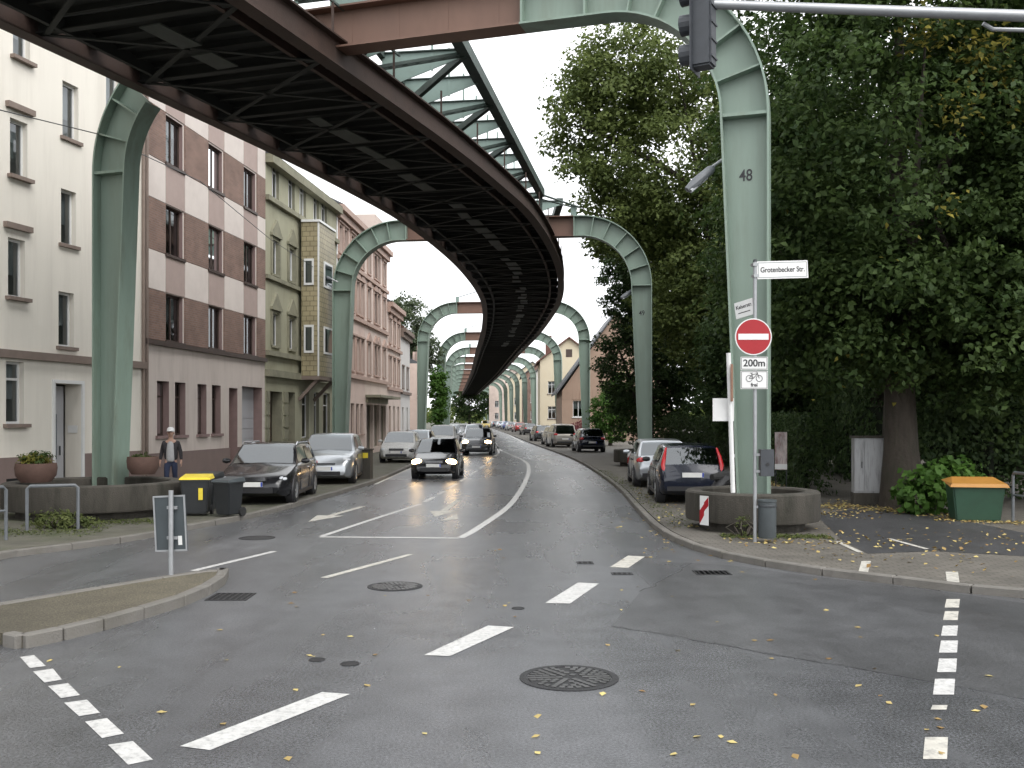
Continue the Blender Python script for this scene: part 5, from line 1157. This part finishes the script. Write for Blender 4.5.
# --- street lamps fixed to the portals
def lamp(label, base, tip, droop=.1):
    base, tip = Vector(base), Vector(tip); o = thing('street_lamp', label, 'street lamp', base, 0, 'grey lamps fixed to the portals'); d = tip-base
    MB().tube([(0,0,0), d*.5+Vector((0,0,.05)), d*.62],.03,8).build('arm','galvanised',o,smooth=True)
    h = MB(); a, b_ = d*.5, d; a = d*.25; h.tube([a, a.lerp(b_,.12), a.lerp(b_,.7), b_],[.05,.09,.10,.06],10); h.v = [(x,y,z) for x,y,z in h.v]; h.build('lamp_head','grey_paint',o,smooth=True)
    q, w_ = a.lerp(b_,.3), a.lerp(b_,.9); MB().tube([q-Vector((0,0,.05)), w_-Vector((0,0,.05))],.065,8).build('diffuser','lamp_lens',o,smooth=True)
lamp('grey street lamp beside the top of portal 48 leg', P(722,160,19.2), P(687,190,19.0)); lamp('grey street lamp on the second portal near the olive house', P(338,282,45.4), P(311,272,45.0)); lamp('grey street lamp on the second portal near the plane tree', P(637,288,44.0), P(621,298,43.6))
# suspended wire
wr = MB().tube([P(-60,84,19),P(0,110,20.5),P(98,134,23.2),P(200,181,31),P(270,239,38),P(318,270,44.9)],.012,6).build('overhead_wire','dark_metal',None); tag(wr,'thin cable running from the cream house to the portal lamp','wire')

# --- wheelie bins
def wheelie(label, px, D, rz, bodym, lidm, sticker=None, w_=.55, h=.95, dp=.6):
    o = thing('wheelie_bin', label, 'wheelie bin', (*P2(px, D), .1), R(rz), 'wheelie bins put out on the pavement')
    mb = MB(); b0_, t0_ = (w_*.40, dp*.38), (w_*.5, dp*.5); mb.add([(-b0_[0],-b0_[1],.05),(b0_[0],-b0_[1],.05),(b0_[0],b0_[1],.05),(-b0_[0],b0_[1],.05),(-t0_[0],-t0_[1],h-.06),(t0_[0],-t0_[1],h-.06),(t0_[0],t0_[1],h-.06),(-t0_[0],t0_[1],h-.06)],[(0,3,2,1),(4,5,6,7),(0,1,5,4),(1,2,6,5),(2,3,7,6),(3,0,4,7)])
    bd = mb.build('body',bodym,o); bm_ = bmesh.new(); bm_.from_mesh(bd.data); bmesh.ops.bevel(bm_, geom=bm_.edges[:], offset=.025, segments=2, affect='EDGES'); bm_.to_mesh(bd.data); bm_.free()
    MB().box(-w_*.53,w_*.53,-dp*.53,dp*.5,h-.09,h-.055).build('rim',bodym,o)
    mb = MB(); mb.add([(-w_*.54,-dp*.56,h-.055),(w_*.54,-dp*.56,h-.055),(w_*.54,dp*.54,h-.055),(-w_*.54,dp*.54,h-.055),(-w_*.5,-dp*.5,h-.01),(w_*.5,-dp*.5,h-.01),(w_*.48,dp*.5,h+.04),(-w_*.48,dp*.5,h+.04)],[(0,3,2,1),(4,5,6,7),(0,1,5,4),(1,2,6,5),(2,3,7,6),(3,0,4,7)]); mb.build('lid',lidm,o)
    MB().tube([(-w_*.4,dp*.58,h-.03),(w_*.4,dp*.58,h-.03)],.018,8).build('handle',bodym,o)
    for sg in (-1,1): MB().lathe([(.001,-.025),(.1,-.025),(.1,.025),(.001,.025)],16,(0,0,0),'y').build('wheel','tyre',o,loc=(sg*w_*.45,dp*.42,.1),rot=(0,0,R(90)))
    if sticker: MB().box(.08,.17,-dp*.5-.012,-dp*.5-.004,h*.42,h*.72).build('sticker',sticker,bd)
wheelie('black wheelie bin with a bright yellow lid', 197, 21.6, 8, 'plastic_black', 'plastic_yellow', 'plastic_yellow', .60, .84)
wheelie('black wheelie bin with a dark lid behind the yellow-lidded one', 207, 22.6, -5, 'plastic_black', 'plastic_black', 'plastic_blue', .55, .84)
wheelie('dark wheelie bin with grey lid nearest to the black estate car', 228.5, 21.3, -25, 'plastic_black', 'plastic_grey', None, .44, .80, .5)

# --- grit bin
gb = thing('grit_bin', 'dark green grit bin with an orange lid beside the shrub', 'grit bin', (*P2(974.5,20.6), .1), R(-12))
mb = MB(); mb.add([(-.42,-.33,0),(.42,-.33,0),(.42,.33,0),(-.42,.33,0),(-.5,-.4,.72),(.5,-.4,.72),(.5,.4,.8),(-.5,.4,.8)],[(0,3,2,1),(4,5,6,7),(0,1,5,4),(1,2,6,5),(2,3,7,6),(3,0,4,7)]); bd = mb.build('body','bin_green',gb)
bm_ = bmesh.new(); bm_.from_mesh(bd.data); bmesh.ops.bevel(bm_, geom=bm_.edges[:], offset=.03, segments=2, affect='EDGES'); bm_.to_mesh(bd.data); bm_.free()
mb = MB(); mb.add([(-.56,-.46,.70),(.56,-.46,.70),(.56,.44,.80),(-.56,.44,.80),(-.52,-.42,.77),(.52,-.42,.77),(.40,.2,.88),(-.40,.2,.88)],[(0,3,2,1),(4,5,6,7),(0,1,5,4),(1,2,6,5),(2,3,7,6),(3,0,4,7)]); mb.build('lid','lid_orange',gb)
# --- electrical cabinet
c_ = P2(870,24.2); o = thing('switch_cabinet', 'weathered grey electrical cabinet beside the linden trunk', 'cabinet', (c_[0], c_[1], .1), R(-8))
MB().box(-.42,.42,-.2,.2,0,.30).build('base','concrete_dark',o); cbn = MB().box(-.40,.40,-.18,.18,.30,1.62).build('housing','cabinet_grey',o); MB().box(-.44,.44,-.22,.22,1.62,1.67).build('roof','concrete_dark',o)
for x0,x1 in ((-.385,-.18),(-.165,.385)):
    dr = MB().box(x0,x1,-.2,-.18,.34,1.58).build('door','cabinet_grey',o); MB().box(x1-.06,x1-.04,-.215,-.2,.9,1.05).build('handle','dark_metal',dr)
# small cabinet near the second portal, with yellow sticker
c_ = P2(365.5,34.6); o = thing('switch_cabinet', 'narrow brown-grey street cabinet with a yellow sticker', 'cabinet', (c_[0], c_[1], .1), R(-10))
MB().box(-.22,.22,-.15,.15,0,1.0).build('housing','concrete_dark',o); MB().box(-.25,.25,-.18,.18,1.0,1.04).build('roof','concrete_dark',o); MB().box(-.05,.14,-.156,-.15,.72,.9).build('sticker','plastic_yellow',o)
# poster on the hedge
c_ = P2(781,27.0); o = thing('poster_board', 'narrow poster board fixed before the ivy hedge', 'poster', (c_[0], c_[1], .1), R(-20))
MB().box(-.16,.16,-.02,.0,.70,1.72).build('board','poster',o); MB().box(-.16,.16,-.023,-.02,.72,.86).build('white_strip','sign_white',o)
for x in (-.14,.14): MB().tube([(x,.02,0),(x,.02,1.7)],.015,6).build('stake','dark_metal',o)
# --- railings
def railing(label, pa, pb, h=.92, grp='grey tube railings'):
    a, b_ = Vector(pa), Vector(pb); o = thing('railing', label, 'railing', a, 0, grp); d = b_-a; Z = Vector((0,0,1)); n=d.normalized()*.06
    MB().tube([(0,0,0),Z*(h-.06),Z*h+n,d+Z*h-n,d+Z*(h-.06),d],.03,8).build('hoop','grey_paint',o,smooth=True)
    MB().tube([Z*h*.55,d+Z*h*.55],.02,8).build('mid_bar','grey_paint',o,smooth=True)
a = G(27,531,.1); b_ = G(78,529,.1); o = thing('railing','grey tubular hoop railing in front of the large ring planter','railing',a,0,'grey tube railings'); d=b_-a; Z=Vector((0,0,1)); n=d.normalized()*.05
MB().tube([(0,0,0),Z*.78,Z*.83+n,d+Z*.83-n,d+Z*.78,d],.032,8).build('hoop','grey_paint',o,smooth=True)
a = G(-70,549,.1); b_ = G(6,540,.1); railing('grey railing with crossbars cut off by the picture edge near weeds', a, b_)
a = G(1013,522,.1); b_ = G(1075,535,.1); railing('grey railing with a crossbar beside the grit bin', a, b_, 1.0)
# bollards/planter bowls on the big planter
def bowl(label, c, r, h, leaf=True):
    o = thing('flower_bowl', label, 'flower bowl', c, 0, 'brown concrete flower bowls')
    MB().lathe([(.001,0),(r*.72,0),(r*.95,h*.35),(r,h*.75),(r*.96,h),(r*.86,h),(r*.84,h*.85),(.001,h*.85)],28).build('bowl','bowl_brown',o,smooth=True)
    p,n_,t_ = crown_points([(0,0,h+ (.08 if leaf else 0),r*.75,r*.75,.16 if leaf else .04)], 40 if leaf else 16, 14, .13, .3); leaves('plants',p,n_+np.array((0,0,.3)),.10,'leaf_autumn' if leaf else 'grass_leaf',o,t_*.35,.3)
    if leaf: p,n_,t_ = crown_points([(0,0,h+.1,r*.7,r*.7,.16)], 30, 12, .12, .3); leaves('plants',p,n_,.10,'leaf_dark',o,t_,.4)
bowl('brown flower bowl with faded plants on the planter rim', P(36,482,21.2), .42, .40); bowl('brown flower bowl almost bare, behind the portal leg', P(143,474,23.0), .36, .40, False)

# ================================================================== PERSON
def skin_mesh(name, chains, m, parent, sub=2):
    me = bpy.data.meshes.new(name); v = []; e = []; rs = []; idx = {}
    for ch in chains:
        prev = None
        for p, r in ch:
            key = tuple(round(x,4) for x in p)
            if key not in idx: idx[key] = len(v); v.append(p); rs.append(r)
            i = idx[key]
            if prev is not None: e.append((prev, i))
            prev = i
    me.from_pydata(v, e, []); o = link(name, me, parent); o.modifiers.new('s','SKIN'); sv = me.skin_vertices[0].data
    for i, r in enumerate(rs): sv[i].radius = r if isinstance(r, tuple) else (r, r)
    sv[0].use_root = True; o.modifiers['s'].use_smooth_shade = True; mo = o.modifiers.new('d','SUBSURF'); mo.levels = sub; mo.render_levels = sub; me.materials.append(M[m]); 
    dg = bpy.context.evaluated_depsgraph_get(); me2 = bpy.data.meshes.new_from_object(o.evaluated_get(dg)); o.modifiers.clear(); o.data = me2; me2.materials.clear(); me2.materials.append(M[m]); me2.shade_smooth(); return o
g = P2(171,29.2); pe = thing('person', 'person in white cap, dark jacket and jeans walking on the pavement', 'person', (g[0], g[1], .1), R(8))
hands = []
for sg in (-1,1):
    hx, hy, hz = sg*.30, -.05, .82
    for k in range(4): hands.append([((hx,hy,hz),.026),((hx+sg*.01,hy-.024+.016*k,hz-.07),.009),((hx,hy-.03+.016*k,hz-.11),.008),((hx-sg*.012,hy-.034+.016*k,hz-.14-.006*(k in (1,2))),.007)])
    hands.append([((hx,hy,hz),.026),((hx-sg*.02,hy-.05,hz-.04),.010),((hx-sg*.022,hy-.06,hz-.075),.008)])
body = [[((0,0,.95),(.12,.085)),((0,0,1.15),(.13,.085)),((0,-.01,1.36),(.15,.09)),((0,-.01,1.47),(.07,.06)),((0,-.03,1.55),(.055,.06)),((0,-.05,1.62),(.085,.10)),((0,-.05,1.72),(.078,.095))]]
for sg in (-1,1):
    body.append([((0,-.01,1.36),(.15,.09)),((sg*.19,0,1.38),.06),((sg*.26,.03,1.10),.046),((sg*.30,-.05,.82),.026)])
    y = .16*sg; body.append([((0,0,.95),(.12,.085)),((sg*.10,y*.1,.86),.085),((sg*.10,-.04+y*.5,.48),.062),((sg*.10,y+.05,.10),.04),((sg*.10,y-.10,.05),.038)])
skin_mesh('body', body+hands, 'skin', pe)
jk = [[((0,0,.80),(.22,.16)),((0,0,1.08),(.21,.15)),((0,-.01,1.36),(.21,.13)),((0,-.01,1.46),(.09,.08))]]
for sg in (-1,1): jk.append([((0,-.01,1.36),(.21,.13)),((sg*.19,0,1.38),.078),((sg*.265,.03,1.10),.062),((sg*.298,-.04,.87),.045)])
skin_mesh('jacket', jk, 'cloth_dark', pe)
skin_mesh('shirt_front', [[((0,-.075,.80),(.13,.12)),((0,-.085,1.08),(.13,.11)),((0,-.08,1.33),(.11,.09)),((0,-.06,1.43),(.06,.06))]], 'cloth_light', pe)
tz = [[((0,0,.93),(.165,.12)),((0,0,.86),(.165,.12))]]
for sg in (-1,1): y=.16*sg; tz.append([((0,0,.86),(.165,.12)),((sg*.10,y*.1,.78),.108),((sg*.10,-.04+y*.5,.48),.08),((sg*.10,y+.05,.14),.065)])
skin_mesh('trousers', tz, 'denim', pe)
for sg in (-1,1):
    y=.16*sg; skin_mesh('shoe', [[((sg*.10,y+.07,.055),.05),((sg*.10,y-.05,.05),.052),((sg*.10,y-.16,.04),.042)]], 'cloth_dark', pe, 1)
cp_ = MB().lathe([(.001,.10),(.06,.092),(.098,.05),(.108,-.01),(.104,-.03)],20); cp_.v=[(x,y*1.15,z) for x,y,z in cp_.v]; cp_=cp_.build('cap','cloth_white',pe,smooth=True,loc=(0,-.05,1.74))
MB().prism([(-.08,-.02),(.08,-.02),(.07,-.01),(-.07,-.01)],-.20,-.09).build('cap_peak','cloth_white',cp_)
for sg in (-1,1):
    MB().lathe([(.001,-.012),(.01,-.006),(.012,0),(.01,.006),(.001,.012)],8).build('eye','cloth_dark',pe,loc=(sg*.032,-.142,1.675)); 
    MB().lathe([(.001,-.03),(.016,-.02),(.02,0),(.016,.02),(.001,.03)],8).build('ear','skin',pe,smooth=True,loc=(sg*.086,-.04,1.66))
MB().tube([(0,-.145,1.675),(0,-.168,1.645),(0,-.15,1.63)],[.008,.014,.01],6).build('nose','skin',pe,smooth=True); MB().box(-.025,.025,-.152,-.14,1.602,1.61).build('mouth','reveal_rose',pe)
